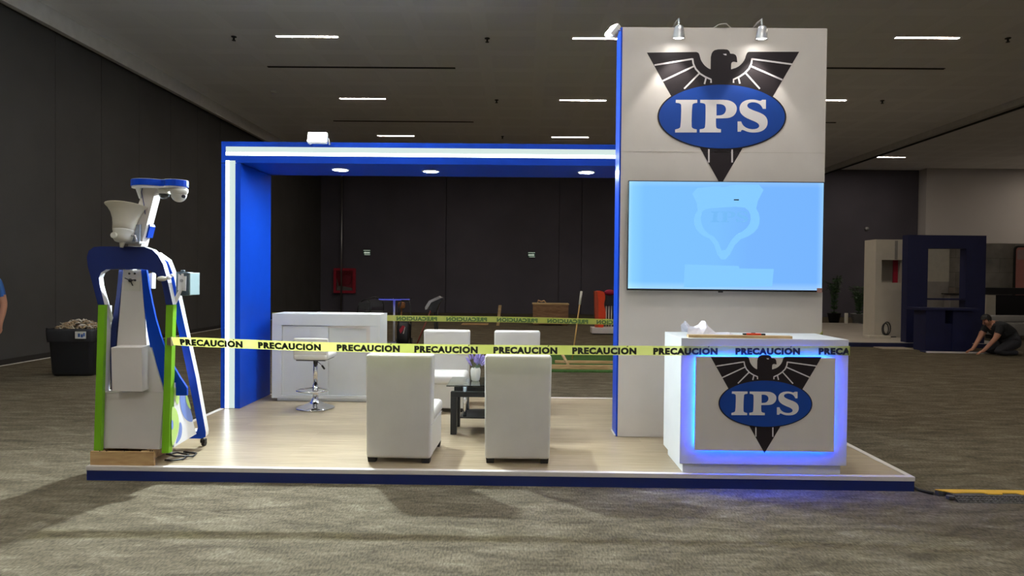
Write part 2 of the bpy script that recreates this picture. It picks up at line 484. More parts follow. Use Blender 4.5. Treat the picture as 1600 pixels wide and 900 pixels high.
# ------------------------------------------------------------------ blue portal frame
FY0, FY1 = 2.126, 2.96
t = thing('portal_frame', 'large blue portal frame with white light strips, left of the tower', 'portal frame', (3, 2.5, PLAT))
B().box((.011, FY0, PLAT), (.213, FY1, 2.67)).obj('column', blue, t, world=True)
B().box((5.6, FY0, PLAT), (5.8, FY1, 2.67)).obj('column', blue, t, world=True)
B().box((.011, FY0, 2.675), (5.8, FY1, 2.895)).obj('beam', blue, t, world=True)
tag(B().box((.059, FY0 - .004, 2.749), (5.75, FY0 + .03, 2.842)).obj('light_strip', led_white, t, world=True), 'long horizontal white light strip')
B().box((.061, FY0 - .006, 2.751), (5.75, FY0 - .004, 2.785)).obj('led_line', led_line, t.children[-1], world=True)
tag(B().box((.057, FY0 - .004, PLAT + .002), (.158, FY0 + .03, 2.697)).obj('light_strip', led_white, t, world=True), 'upright white light strip')
B().box((.059, FY0 - .006, PLAT + .004), (.098, FY0 - .004, 2.695)).obj('led_line', led_line, t.children[-1], world=True)
for px_, py_ in ((532, 264.5), (673, 267), (916, 268.5)):
    c = un(px_, py_, 'z', 2.675)
    d = B().lathe([(.095, 0), (.1, -.006), (.08, -.012), (.078, -.006)], c, cap=False).obj('downlight', wpaint, t, world=True)
    B().cyl(c + Vector((0, 0, -.009)), c + Vector((0, 0, -.001)), .078, seg=28).obj('lens', down_glow, d, world=True)

# ------------------------------------------------------------------ tower wall
TY = 1.1035
TX0, TX1, TZ = 4.010, 5.813, 3.72
tw = thing('tower_wall', 'tall white tower wall with blue side and printed eagle emblem', 'display wall', (4.9, TY + .12, PLAT))
B().box((TX0 + .012, TY, PLAT), (TX1, TY + .25, TZ)).obj('panel', white, tw, world=True)
B().box((TX0 - .002, TY + .004, PLAT), (TX0 + .012, TY + .25, TZ)).obj('side_panel', blue, tw, world=True)
b = B().box((TX0 + .012, TY - .0012, 2.628), (TX1, TY, 2.632)).box((TX0 - .012, TY + .006, PLAT), (TX0 - .003, TY + .25, PLAT + .012))
b.obj('joint_line', mat('joint_grey', (.55, .51, .47), .6), tw, world=True)

# logo geometry, measured on the tower plane; local metres around the oval centre
def c3(x, y): return (960 + x / 3.2143, 20 + y / 3.2143)
def c6(x, y): return (1010 + x / 6.0, 140 + y / 6.0)
LC = un(*c3(539, 522), 'y', TY)
def loc2(p):
    q = un(p[0], p[1], 'y', TY); return (q.x - LC.x, q.z - LC.z)
def L3(pts): return [loc2(c3(*p)) for p in pts]
def L6(pts): return [loc2(c6(*p)) for p in pts]
def chaikin(pts, corner=(), n=2):
    fl = [i in corner for i in range(len(pts))]
    for _ in range(n):
        out, of = [], []
        m_ = len(pts)
        for i in range(m_):
            a, c, d = Vector(pts[i - 1]), Vector(pts[i]), Vector(pts[(i + 1) % m_])
            if fl[i]: out.append(tuple(c)); of.append(True)
            else:
                out.append(tuple(c * .75 + a * .25)); of.append(False)
                out.append(tuple(c * .75 + d * .25)); of.append(False)
        pts, fl = out, of
    return pts
eagle = [(163, 200), (412, 197), (424, 202), (429, 218), (434, 238), (450, 262), (468, 277), (483, 284), (484, 222), (490, 198), (508, 184), (562, 183), (576, 190), (582, 205), (603, 207), (614, 218), (617, 249), (598, 245), (588, 250), (586, 264), (586, 284), (618, 274), (640, 256), (655, 234), (661, 212), (668, 198), (678, 196), (928, 196), (534, 866)]
eagle = chaikin(eagle, corner=(0, 7, 8, 13, 16, 20, 27, 28, 1, 26), n=1)
def ribbon(pts, w):
    """2D polyline -> polygon of width w"""
    P = [Vector(p) for p in pts]; l, r_ = [], []
    for i, p in enumerate(P):
        d = (P[min(i + 1, len(P) - 1)] - P[max(i - 1, 0)]).normalized(); n = Vector((-d.y, d.x)) * w / 2
        l.append(p + n); r_.append(p - n)
    return [tuple(q) for q in l + r_[::-1]]
arcL = [(392, 230), (396, 256), (408, 282), (430, 306), (456, 322), (485, 335), (485, 352)]
arcR = [(691, 230), (687, 256), (675, 282), (653, 304), (628, 321), (598, 335), (598, 352)]
rays = [[(201, 263), (392, 232)], [(241, 343), (400, 268)], [(350, 382), (427, 304)], [(452, 358), (461, 323)],
        [(690, 232), (892, 259)], [(685, 268), (843, 337)], [(658, 302), (730, 382)], [(622, 324), (630, 356)],
        [(474, 680), (474, 752)], [(591, 680), (591, 752)]]
I_ = [(275, 97), (475, 97), (475, 125), (440, 130), (427, 146), (420, 345), (432, 366), (470, 375), (470, 403), (268, 403), (268, 375), (305, 366), (320, 348), (327, 150), (315, 130), (273, 125)]
P_ = [(503, 97), (720, 97), (775, 102), (820, 125), (845, 158), (846, 195), (832, 230), (805, 255), (765, 270), (650, 272), (650, 350), (662, 368), (697, 373), (697, 403), (498, 403), (498, 373), (538, 368), (551, 350), (555, 150), (545, 131), (503, 125)]
P_h = [(655, 136), (700, 137), (734, 152), (747, 186), (735, 222), (706, 242), (655, 245)]
S_ = [(1118, 97), (1118, 182), (1090, 182), (1075, 152), (1050, 131), (1015, 120), (980, 120), (950, 132), (941, 152), (952, 172), (985, 190), (1025, 205), (1072, 222), (1115, 250), (1135, 290), (1132, 338), (1108, 374), (1065, 398), (1010, 405), (955, 400), (920, 386), (902, 378), (886, 382), (884, 396), (853, 396), (853, 300), (886, 300), (898, 330), (924, 355), (960, 370), (1005, 374), (1042, 365), (1058, 345), (1050, 322), (1020, 303), (975, 285), (925, 262), (890, 235), (871, 200), (871, 160), (890, 125), (925, 103), (970, 94), (1020, 96), (1050, 105), (1068, 108), (1084, 97)]
I_ = chaikin(I_, (0, 1, 2, 7, 8, 9, 10, 15), 1)
P_ = chaikin(P_, (0, 1, 9, 12, 13, 14, 15, 20), 2)
P_h = chaikin(P_h, (0, 6), 2)
S_ = chaikin(S_, (0, 1, 2, 23, 24, 25, 26, 46), 2)
def oval(rx, rz, n=72): return [(rx * math.cos(2 * PI * i / n), rz * math.sin(2 * PI * i / n)) for i in range(n)]
ORX, ORZ = 322 / 3.2143 / 177.4, 166 / 3.2143 / 177.4
def logo(name, parent, cx, cy, cz, s, zclip=None):
    b = B()
    def lay(pts, k, holes=()):
        f = lambda q: Vector((cx + q[0] * s, cy - .0012 * k, cz + q[1] * s))
        b.prism([f(q) for q in pts], (0, .0011, 0), [[f(q) for q in h] for h in holes])
    b.mi = 0; lay(L3(eagle), 1)
    b.mi = 2
    for w_, pl in ((8, arcL), (8, arcR)): lay(ribbon(L3(pl), w_ / 3.2143 / 177.4), 2)
    for rr in rays: lay(ribbon(L3(rr), 8 / 3.2143 / 177.4), 2)
    lay(L3([(545, 207), (562, 206), (563, 214), (553, 213)]), 2)
    b.mi = 0; lay(oval(ORX, ORZ), 3)
    b.mi = 1; lay(oval(ORX * .978, ORZ * .96), 4)
    b.mi = 2
    lay(L6(I_), 5); lay(L6(P_), 5, [L6(P_h)]); lay(L6(S_), 5)
    return b.obj(name, [print_black, print_blue, print_white], parent, world=True)
logo('printed_emblem', tw, LC.x, TY, LC.z, 1.0)

# ------------------------------------------------------------------ television
tv = thing('television', 'large flat television glowing pale blue on the tower wall', 'television', (4.93, TY, 1.4))
X0, X1, Z0, Z1 = 4.080, 5.786, 1.407, 2.367
B().box((X0, 1.042, Z0), (X1, 1.075, Z1), .003).box((X0 + .3, 1.075, Z0 + .15), (X1 - .3, 1.10, Z1 - .15), .004).obj('case', black, tv, world=True)
scr = B().box((X0 + .008, 1.0405, Z0 + .016), (X1 - .008, 1.0425, Z1 - .008)).obj('screen', screen_m, tv, world=True)
# faint picture on the screen
def TVp(x, y):
    q = un(960 + x / 3.914, 270 + y / 3.914, 'y', 1.04); return (q.x, 1.0402, q.z)
faint = emis('screen_pale_shape', lin((133, 203, 255)), 1.0)
faint2 = emis('screen_deeper_shape', lin((117, 187, 248)), 1.0)
b = B()
outer = [(462, 98), (640, 78), (660, 90), (740, 70), (930, 72), (860, 205), (890, 260), (885, 330), (840, 380), (750, 415), (692, 530), (640, 530), (600, 410), (530, 380), (490, 330), (485, 270), (518, 215)]
inner = [(545, 225), (600, 215), (790, 205), (830, 240), (835, 300), (800, 350), (730, 385), (665, 500), (625, 400), (560, 365), (530, 310), (528, 260)]
b.prism([TVp(*p) for p in chaikin(outer, (), 1)], (0, .0002, 0), [[TVp(*p) for p in chaikin(inner, (), 1)]])
b.prism([TVp(*p) for p in [(430, 560), (760, 570), (765, 585), (975, 588), (965, 695), (425, 700)]], (0, .0002, 0))
b.obj('screen_image', faint, scr, world=True)
b = B()
for lp, hs in ((I_, []), (P_, [P_h]), (S_, [])):
    g = lambda q: (lambda v: (5.0 - .035 + v[0] * .35 * 1.15, 1.0400, 2.055 + v[1] * .33))(loc2(c6(*q)))
    b.prism([g(q) for q in lp], (0, .0002, 0), [[g(q) for q in h] for h in hs])
b.obj('screen_image', faint2, scr, world=True)
b = B().box((5.0, 1.0390, 2.20), (5.0 + .044, 1.0402, 2.21))
b.obj('screen_mark', black, scr, world=True)
B().box((X1 - .052, 1.036, Z0 - .004), (X1 - .008, 1.0405, Z0 + .036), .001).obj('sticker', mat('pink_sticker', (.45, .25, .22), .5), tv, world=True)
B().box((4.88, 1.044, Z0 - .012), (4.92, 1.06, Z0), .002).obj('sensor', black, tv, world=True)

# ------------------------------------------------------------------ lamps on the tower
def spot_lamp(x, label):
    z = 3.60
    t = thing('spot_lamp', label, 'spot lamp', (x, TY, TZ), 0, 'silver spot lamps on the tower top')
    B().tube([(x, TY + .12, TZ + .012), (x, TY - .02, TZ + .03), (x, TY - .14, TZ + .02), (x, TY - .15, z + .04)], .009).box((x - .03, TY + .06, TZ), (x + .03, TY + .16, TZ + .012)).obj('arm', steel, t, world=True)
    d = Vector((0, .16, -.98)).normalized()
    o = Vector((x, TY - .15, z + .03))
    B().lathe([(.018, -.05), (.034, -.04), (.042, -.01), (.052, .055), (.055, .06), (.050, .058), (.04, .05)], o, d, 24).obj('lamp_shade', steel, t, world=True)
    B().lathe([(.046, .052), (.03, .058), (.005, .06)], o, d, 20).obj('bulb', spot_glow, t, world=True)
    l = bpy.data.lights.new('spot_beam', 'SPOT'); l.energy = 18; l.color = (1, .95, .86); l.spot_size = R(74); l.spot_blend = .35; l.shadow_soft_size = .03
    lo = bpy.data.objects.new('spot_beam', l); COL.objects.link(lo); lo.parent = t
    lo.location = wm(t).inverted() @ (o + d * .075)
    lo.rotation_euler = (-d).to_track_quat('Z', 'Y').to_euler()
spot_lamp(un(1063, 60, 'y', .9).x, 'silver spot lamp on the tower top, over the left eagle wing')
spot_lamp(un(1194, 58, 'y', .9).x, 'silver spot lamp on the tower top, over the right eagle wing')
tag(B().tube([(4.82, TY + .05, TZ + .008), (4.86, TY - .02, TZ + .02), (4.92, TY - .03, TZ + .025), (4.97, TY + .02, TZ + .01)], .005).obj('cable_loop', wplast, base=True), 'short pale cable loop over the tower top between the spot lamps', 'cable')

def floodlight(c, yaw, pitch, w, h, label, roll=0., glow=None):
    """yaw 0 faces -Y; pitch downwards"""
    t = thing('floodlight', label, 'floodlight', c)
    M = Matrix.Translation(c) @ Matrix.Rotation(yaw, 4, 'Z') @ Matrix.Rotation(-pitch, 4, 'X') @ Matrix.Rotation(roll, 4, 'Y')
    B().box((-w / 2 - .014, -.01, -h / 2 - .014), (w / 2 + .014, .03, h / 2 + .014), .004).box((-w / 2 + .02, .03, -h / 2 + .02), (w / 2 - .02, .05, h / 2 - .02), .004).xf(M).obj('housing', wpaint, t, world=True)
    B().box((-w / 2, -.013, -h / 2), (w / 2, -.009, h / 2)).xf(M).obj('lamp_face', glow or flood_glow, t, world=True)
    return t, M
c = Vector((un(496, 215, 'y', FY0 - .12)))
t, M = floodlight(c, R(3), R(17), .17, .085, 'white floodlight glaring above the blue frame, at its left')
B().tube([c + Vector((-.1, .04, 0)), c + Vector((-.1, .08, -.05)), Vector((c.x - .1, FY0 + .06, 2.90))], .008).tube([c + Vector((.1, .04, 0)), c + Vector((.1, .08, -.05)), Vector((c.x + .1, FY0 + .06, 2.90))], .008).box((c.x - .12, FY0 + .03, 2.895), (c.x + .12, FY0 + .1, 2.903)).obj('bracket', steel, t, world=True)
c = Vector(un(956, 47, 'y', TY - .08))
t, M = floodlight(c, R(-62), R(38), .085, .085, 'white floodlight glaring at the top left corner of the tower', R(10), flood_soft)
B().tube([c + Vector((.03, .04, 0)), c + Vector((.06, .1, .03)), Vector((TX0 + .06, TY + .08, TZ + .01))], .008).box((TX0 + .02, TY + .04, TZ), (TX0 + .1, TY + .12, TZ + .01)).obj('bracket', steel, t, world=True)

# ------------------------------------------------------------------ reception counter
CX0, CX1, CYF, CYB, CZT = 4.312, 5.512, .012, .56, 1.085
ct = thing('reception_counter', 'white reception counter with glowing blue edge and eagle emblem panel', 'counter', (4.9, .3, PLAT))
B().box((CX0, CYF, PLAT + .07), (CX1, CYB, CZT), .002).obj('body', lacquer, ct, world=True)
B().box((CX0 + .03, CYF + .03, PLAT), (CX1 - .03, CYB - .03, PLAT + .07)).obj('plinth', lacquer, ct, world=True)
PX0, PX1, PZ0, PZ1 = 4.408, 5.400, .285, .958
B().box((PX0, CYF - .045, PZ0), (PX1, CYF - .027, PZ1), .001).box((PX0 + .12, CYF - .027, PZ0 + .12), (PX1 - .12, CYF, PZ1 - .12)).obj('front_panel', white, ct, world=True)
b = B()
e_ = .022
for lo, hi in (((PX0 + e_, CYF - .016, PZ0 + e_), (PX1 - e_, CYF - .010, PZ0 + e_ + .010)), ((PX0 + e_, CYF - .016, PZ1 - e_ - .010), (PX1 - e_, CYF - .010, PZ1 - e_)), ((PX0 + e_, CYF - .016, PZ0 + e_), (PX0 + e_ + .010, CYF - .010, PZ1 - e_)), ((PX1 - e_ - .010, CYF - .016, PZ0 + e_), (PX1 - e_, CYF - .010, PZ1 - e_))):
    b.box(lo, hi)
b.obj('light_strip', blue_glow, ct, world=True)
lc = un(1195.6, 630.6, 'y', CYF - .045)
logo('printed_emblem', ct, lc.x, CYF - .0455, lc.z, .59)

# things on the counter
def sheet(fn, nx, ny, th=.0012):
    b = B(); g = [[b.bm.verts.new(Vector(fn(i / nx, j / ny))) for j in range(ny + 1)] for i in range(nx + 1)]
    for i in range(nx):
        for j in range(ny):
            f = b.bm.faces.new((g[i][j], g[i + 1][j], g[i + 1][j + 1], g[i][j + 1])); f.smooth = False
    bmesh.ops.recalc_face_normals(b.bm, faces=b.bm.faces)
    bmesh.ops.solidify(b.bm, geom=list(b.bm.faces), thickness=th)
    return b
paper = mat('thin_white_wrap', (.72, .70, .78), .45, var=.05)
rp = random.Random(3)
bump = {(i, j): rp.uniform(-1, 1) for i in range(12) for j in range(12)}
def wrap(u, v):
    i, j = int(u * 10), int(v * 8)
    x = CX0 + .095 + u * .36; yy = .20 + v * .24
    pr = [(0, .100), (.1, .06), (.2, .052), (.3, .07), (.4, .098), (.5, .055), (.6, .02), (.7, .010), (.8, .014), (.9, .018), (1.01, .002)]
    for (u0, z0), (u1, z1) in zip(pr, pr[1:]):
        if u0 <= u <= u1: zz = z0 + (z1 - z0) * (u - u0) / (u1 - u0)
    z = CZT + .003 + (zz + .010 * bump[(i, j)]) * (.12 + .88 * math.sin(PI * v) ** .7)
    return (x + .01 * bump[(j, i)], yy, max(z, CZT + .002))
tag(sheet(wrap, 10, 8).obj('crumpled_wrap', paper, base=True), 'crumpled thin white wrapping on the left of the counter top', 'wrapping')
q0, q1 = (4.40, .05), (5.16, .17)
b = B().box((0, -.03, 0), (.745, .03, .020), .001); b.xf(Matrix.Translation((4.375, .085, CZT)) @ Matrix.Rotation(R(-1.5), 4, 'Z'))
tag(b.obj('wooden_strip', pine, base=True), 'long thin pine strip lying along the front of the counter top', 'wood strip')
tag(sheet(lambda u, v: (4.93 + .26 * u, .018 + .04 * v, CZT + .0015 + .001 * math.sin(6 * u)), 6, 2, .0008).obj('paper_slip', paper, base=True), 'flat white paper slip under the right end of the wooden strip', 'paper')
kn = thing('utility_knife', 'orange and black utility knife lying on the wooden strip', 'knife', (4.86, .09, CZT + .020), R(-4))
B().box((-.055, -.012, 0), (.05, .012, .014), .004).obj('handle', orange, kn)
B().box((.05, -.011, .001), (.08, .011, .013), .003).obj('blade_holder', black, kn)
B().box((-.08, -.011, .001), (-.055, .011, .013), .003).obj('end_cap', black, kn)
B().box((-.02, -.004, .014), (.01, .004, .018), .001).obj('slider', black, kn)

# ------------------------------------------------------------------ caution tape
def tz(px_, py_, y_): return un(px_, py_, 'y', y_).z
path = [(.606, .050, tz(270, 533, .05)), (1.6, .045, tz(485, 541.5, .045)), (2.6, .03, tz(700, 545.5, .03)), (3.4, .015, tz(870, 547, .015)), (CX0 - .004, .004, tz(1064, 548, .004)), (CX1 + .006, .004, tz(1327, 548, .004)),
        (CX1 + .008, .30, 1.005), (CX1 + .008, CYB, 1.02), (TX1 + .006, TY - .004, 1.03), (TX1 + .006, TY + .256, 1.03), (5.83, FY1 + .02, 1.01), (5.6, 3.02, 1.0), (4.2, 3.02, tz(956, 503, 3.02)), (2.9, 3.02, tz(780, 499, 3.02)), (1.6, 3.02, tz(608, 497, 3.02)), (.21, 3.02, 1.03)]
path = [Vector(p) for p in path]
TW = .068
tape = thing('caution_tape', 'yellow and black caution tape strung around the booth at waist height', 'caution tape', (.606, .05, path[0].z))
b = B()
prev = None
S = [0]
for a, c in zip(path, path[1:]): S.append(S[-1] + (c - a).length)
def at_s(s_):
    for i in range(len(path) - 1):
        if s_ <= S[i + 1] or i == len(path) - 2:
            k = (s_ - S[i]) / (S[i + 1] - S[i]); d = (path[i + 1] - path[i]); return path[i] + d * k, d.normalized()
NS = 260
ringp = []
stops = sorted(set([S[-1] * i / NS for i in range(NS + 1)] + S))
for s_ in stops:
    p, d = at_s(s_)
    n = Vector((d.y, -d.x, 0)).normalized()
    tw_ = .12 * math.sin(s_ * 1.9) if s_ < S[4] else 0
    if s_ < .35: tw_ = .5 * (1 - s_ / .35) ** 2
    if abs(s_ - S[4]) < .3: tw_ *= 0
    up = (Vector((0, 0, 1)) * math.cos(tw_) + n * math.sin(tw_))
    ringp.append([b.bm.verts.new(p + up * (TW / 2) * k) for k in (1, .33, -.33, -1)])
for a, c in zip(ringp, ringp[1:]):
    for k in range(3): b.bm.faces.new((a[k], a[k + 1], c[k + 1], c[k]))
b.obj('film', film, tape, world=True)
# lettering
def word_mesh(txt, bold=.0):
    cu_ = bpy.data.curves.new('w', 'FONT'); cu_.body = txt; cu_.size = 1; cu_.space_character = 1.15; cu_.offset = bold; cu_.resolution_u = 3
    o = bpy.data.objects.new('w', cu_); COL.objects.link(o)
    bpy.context.view_layer.update()
    me = bpy.data.meshes.new_from_object(o.evaluated_get(bpy.context.evaluated_depsgraph_get()))
    bpy.data.objects.remove(o); bpy.data.curves.remove(cu_)
    return me
wme = word_mesh('PRECAUCION', .068)
xs_ = [v.co.x for v in wme.vertices]; ys_ = [v.co.y for v in wme.vertices]
wx0, wx1, wy0, wy1 = min(xs_), max(xs_), min(ys_), max(ys_)
ink_show = mat('ink_through_film', (.05, .10, .02), .5, var=0)
ink = mat('tape_ink', (.012, .014, .010), .5, var=0)
def word_on_tape(s0, wlen, hcap, both=False):
    b = B(); off = []
    for v in wme.vertices:
        s_ = s0 + (v.co.x - wx0) / (wx1 - wx0) * wlen
        zz = ((v.co.y - wy0) / (wy1 - wy0) - .5) * hcap - .004
        off.append((s_, zz))
    polys = [list(p.vertices) for p in wme.polygons]
    # accent over the O (ninth letter)
    xo = s0 + wlen * .842
    k0 = len(off)
    off += [(xo, hcap / 2 - .002), (xo + .007, hcap / 2 - .002), (xo + .016, hcap / 2 + .008), (xo + .007, hcap / 2 + .008)]
    polys.append([k0, k0 + 1, k0 + 2, k0 + 3])
    vv, v2 = [], []
    for s_, zz in off:
        p, d = at_s(min(max(s_, 0), S[-1])); n = Vector((d.y, -d.x, 0)).normalized()
        tw_ = .12 * math.sin(s_ * 1.9) if s_ < S[4] else 0
        if s_ < .35: tw_ = .5 * (1 - s_ / .35) ** 2
        if abs(s_ - S[4]) < .3: tw_ *= 0
        up = (Vector((0, 0, 1)) * math.cos(tw_) + n * math.sin(tw_))
        vv.append(b.bm.verts.new(p + up * zz + n * .0022))
        if both: v2.append(b.bm.verts.new(p + up * zz - n * .0022))
    for p in polys:
        try:
            b.bm.faces.new([vv[i] for i in p])
            if both: b.bm.faces.new([v2[i] for i in p])
        except ValueError: pass
    return b.obj('printed_word', ink_show if both else ink, tape, world=True)
# word starts measured along the front run
starts_px = [278, 401, 525, 647, 771, 894, 1020, 1148]
for px_ in starts_px:
    X_ = un(px_, 545, 'y', .02).x
    s0 = next(S[i] + (X_ - path[i].x) / (path[i + 1].x - path[i].x) * (S[i + 1] - S[i]) for i in range(5) if path[i].x <= X_ <= path[i + 1].x or i == 4)
    word_on_tape(s0, .462, .050)
s0 = S[4] + (un(1279, 548, 'y', .004).x - path[4].x)
word_on_tape(s0, .462, .050)
k = 1
while s0 + k * .567 + .47 < S[11]: word_on_tape(s0 + k * .567, .462, .050); k += 1
for px_end in (689 - 3, 767, 844, 922, 1000):       # back run: mirrored from the front side, words run right to left
    pass
for px_start in (683, 761, 840, 919, 996, 1073):
    X_ = un(px_start, 498, 'y', 3.02).x
    s_ = S[11] + (5.6 - X_)
    if s_ > S[11] and s_ + .45 < S[-1]: word_on_tape(s_, .48, .048, True)
for px_start in (605,):
    X_ = un(px_start, 498, 'y', 3.02).x
    word_on_tape(S[11] + (5.6 - X_), .48, .048, True)
B().box((.598, .030, path[0].z - .035), (.6035, .075, path[0].z + .03)).box((.565, .0505, path[0].z - .03), (.602, .0545, path[0].z + .025)).obj('sticky_patch', mat('brown_packing_tape', (.16, .12, .09), .5), tape, world=True)

# ------------------------------------------------------------------ lounge chairs
def make_chair(label):
    t = thing('lounge_chair', label, 'chair', (0, 0, 0), 0, 'white leatherette lounge chairs')
    W = .25
    # local: back plane at y=0, sits towards +Y
    b = B().box((-W + .012, 0.03, .035), (W - .012, .555, .30), .014, seg=3)
    b.obj('base', leather, t)
    b = B().box((-W + .004, .12, .285), (W - .004, .585, .385), .035, seg=4)
    b.obj('seat', leather, t, smooth=True)
    b = B()
    n = 14
    prof = []
    Wb = W + .003
    b.box((-Wb, -.004, .034), (Wb, .135, .815), .022, seg=4)
    for v in b.bm.verts:
        k = (v.co.z - .034) / .78
        v.co.x *= 1 - .035 * (1 - k)
    b.obj('backrest', leather, t, smooth=True)
    for sx in (-1, 1): B().tube([(sx * (W - .003), .01, .29), (sx * (W - .003), .13, .29), (sx * (W - .01), .56, .286)], .0035, 6).obj('seam', leather, t)
    for sx in (-1, 1):
        for yy in (.04, .52):
            B().hexa([(sx * .205 - .028, yy - .028, 0), (sx * .205 + .028, yy - .028, 0), (sx * .205 + .028, yy + .028, 0), (sx * .205 - .028, yy + .028, 0)],
                     [(sx * .205 - .032, yy - .032, .04), (sx * .205 + .032, yy - .032, .04), (sx * .205 + .032, yy + .032, .04), (sx * .205 - .032, yy + .032, .04)]).obj('leg', rubber, t)
    return t
c0 = make_chair('white lounge chair seen from behind, nearest left, its seat side showing')
c0.location = (2.243, .185, PLAT); c0.rotation_euler = (0, 0, R(-2))
dup(c0, (3.138, .205, PLAT), R(.5), 'white lounge chair seen from behind, just left of the counter')
dup(c0, (2.337, 2.62, PLAT), R(180), 'white lounge chair facing the camera, behind the glass coffee table, left one')
dup(c0, (3.112, 2.62, PLAT), R(180.5), 'white lounge chair facing the camera, mostly hidden behind the near right chair')

# ------------------------------------------------------------------ coffee table
ctb = thing('coffee_table', 'glass-topped coffee table with black legs between the white chairs', 'coffee table', (2.93, 1.3, PLAT))
glass = mat('clear_glass', (.82, .95, .92), .02, trans=1., var=0, ior=1.45)
frost = mat('frosted_glass', (.75, .85, .85), .3, trans=.6, var=0)
TX_, TXe = 2.505, 3.33
B().box((TX_, 1.02, .545), (TXe, 1.53, .555), .003).obj('tabletop', glass, ctb, world=True)
def legframe(y_):
    b = B().box((2.535, y_ - .03, PLAT), (2.59, y_ + .03, .44), .002)
    b.obj('leg', bmetal, ctb, world=True)
    B().box((3.25, y_ - .03, PLAT), (3.305, y_ + .03, .44), .002).obj('leg', bmetal, ctb, world=True)
    B().box((2.535, y_ - .03, .44), (3.305, y_ + .03, .485), .002).obj('rail', bmetal, ctb, world=True)
legframe(1.13); legframe(1.44)
B().box((2.62, 1.1, .25), (3.22, 1.47, .262), .002).obj('shelf', bmetal, ctb, world=True)
for x_ in (2.66, 3.18):
    for y_ in (1.13, 1.44):
        B().cyl((x_, y_, .26), (x_, y_, .545), .017, seg=16).obj('tube_support', chrome, ctb, world=True)

# vase with lavender
vx, vy, vz = 2.742, 1.30, .555
vs_ = thing('flower_vase', 'small ribbed white vase on the glass coffee table', 'vase', (vx, vy, vz))
B().lathe([(.028, 0), (.036, .01), (.043, .05), (.046, .09), (.042, .112), (.036, .12), (.032, .118), (.038, .1), (.036, .03), (.02, .012)], seg=60, ridge=.035, nr=15).obj('body', mat('white_ceramic', (.8, .8, .76), .35), vs_)
lv = thing('lavender_bunch', 'bunch of pale purple lavender standing in the white vase', 'flowers', (vx, vy, vz + .1))
lav = mat('lavender_petal', (.36, .30, .68), .6, var=.25, vscale=40)
stemm = mat('dusty_green_stem', (.10, .16, .10), .6)
rl = random.Random(11)
for i in range(26):
    a = rl.uniform(0, 2 * PI); spread = rl.uniform(.01, .105); hh = rl.uniform(.10, .165) - spread * .35
    p0 = Vector((.012 * math.cos(a), .012 * math.sin(a), -.085)); p2 = Vector((spread * math.cos(a), spread * math.sin(a) * .8, hh))
    p1 = Vector((p0.x * 2, p0.y * 2, .02))
    B().tube([p0, p1, p2], .0014, 5).obj('stem', stemm, lv)
    d = (p2 - p1).normalized(); L_ = rl.uniform(.055, .075)
    prof = []
    m_ = 9
    for j in range(m_ + 1):
        q = j / m_; prof.append((.0085 * math.sin(PI * (q * .86 + .1)) * (1.25 if j % 2 else .8) + .0008, (q - .75) * L_))
    B().lathe(prof, p2, d, 7).obj('flower_spike', lav, lv)

# ------------------------------------------------------------------ cabinet behind
cb = thing('storage_cabinet', 'white storage cabinet with two sliding doors beside the blue column', 'cabinet', (.98, 2.74, PLAT))
A0, A1, AY0, AY1, AZ = .388, 1.592, 2.55, 2.93, 1.08
b = B()
b.box((A0, AY0, AZ - .128), (A1, AY1, AZ), .001).box((A0, AY0, .14), (A0 + .108, AY1, AZ - .128)).box((1.48, AY0, .14), (A1, AY1, AZ - .128)).box((A0 + .108, AY0, .14), (1.48, AY1, .172)).box((A0 + .108, AY1 - .02, .172), (1.48, AY1, AZ - .128))
b.obj('body', lacquer, cb, world=True)
B().box((A0 + .05, AY0 + .03, PLAT), (A1 - .04, AY1 - .03, .14)).obj('plinth', lacquer, cb, world=True)
B().box((.499, AY0 + .016, .176), (1.008, AY0 + .034, .944), .001).obj('door', lacquer, cb, world=True)
B().box((.98, AY0 + .04, .173), (1.478, AY0 + .058, .951), .001).obj('door', lacquer, cb, world=True)
tag(B().box((1.435, AY0 + .012, .173), (1.478, AY0 + .04, .951)).box((1.008, AY0 + .012, .925), (1.435, AY0 + .04, .951)).obj('door_rail', white, cb, world=True), 'pale rail around the recessed right door')

# ------------------------------------------------------------------ bar stool
st = thing('bar_stool', 'white padded bar stool on a round chrome base before the cabinet', 'stool', (.985, 2.2, PLAT))
B().lathe([(.198, 0), (.200, .006), (.19, .012), (.14, .028), (.08, .052), (.045, .075), (.036, .10), (.034, .105)], seg=48).obj('base', chrome, st)
B().cyl((0, 0, .09), (0, 0, .25), .029, seg=24).cyl((0, 0, .25), (0, 0, .53), .024, seg=24).lathe([(.034, .18), (.034, .2)], seg=24).obj('column', chrome, st)
fr = [(.03 + 0, 0, .215)]
pts = [(-.02, 0, .215)] + [(.16 * math.cos(a), -.05 + .12 * math.sin(a) - .06, .205) for a in [R(q) for q in range(150, 400, 14)]] + [(.02, 0, .215)]
B().tube(pts, .008, 8).obj('footrest', chrome, st)
B().box((-.175, -.19, .53), (.175, .19, .59), .022, seg=3).obj('seat', leather, st, smooth=True)
b = B().box((-.18, -.205, .535), (.18, -.16, .755), .018, seg=3)
for v in b.bm.verts: v.co.y += .35 * (abs(v.co.x) / .18) ** 2 * .08
b.obj('backrest', leather, st, smooth=True)
B().box((-.15, -.17, .519), (.15, .17, .531), .002).obj('seat_plate', bmetal, st)
b = B().tube([(.01, -.02, .51), (.09, -.06, .455)], .004, 6); b.mi = 1; b.tube([(.085, -.058, .458), (.118, -.075, .425)], .010, 8)
b.obj('lever', [chrome, black], st)

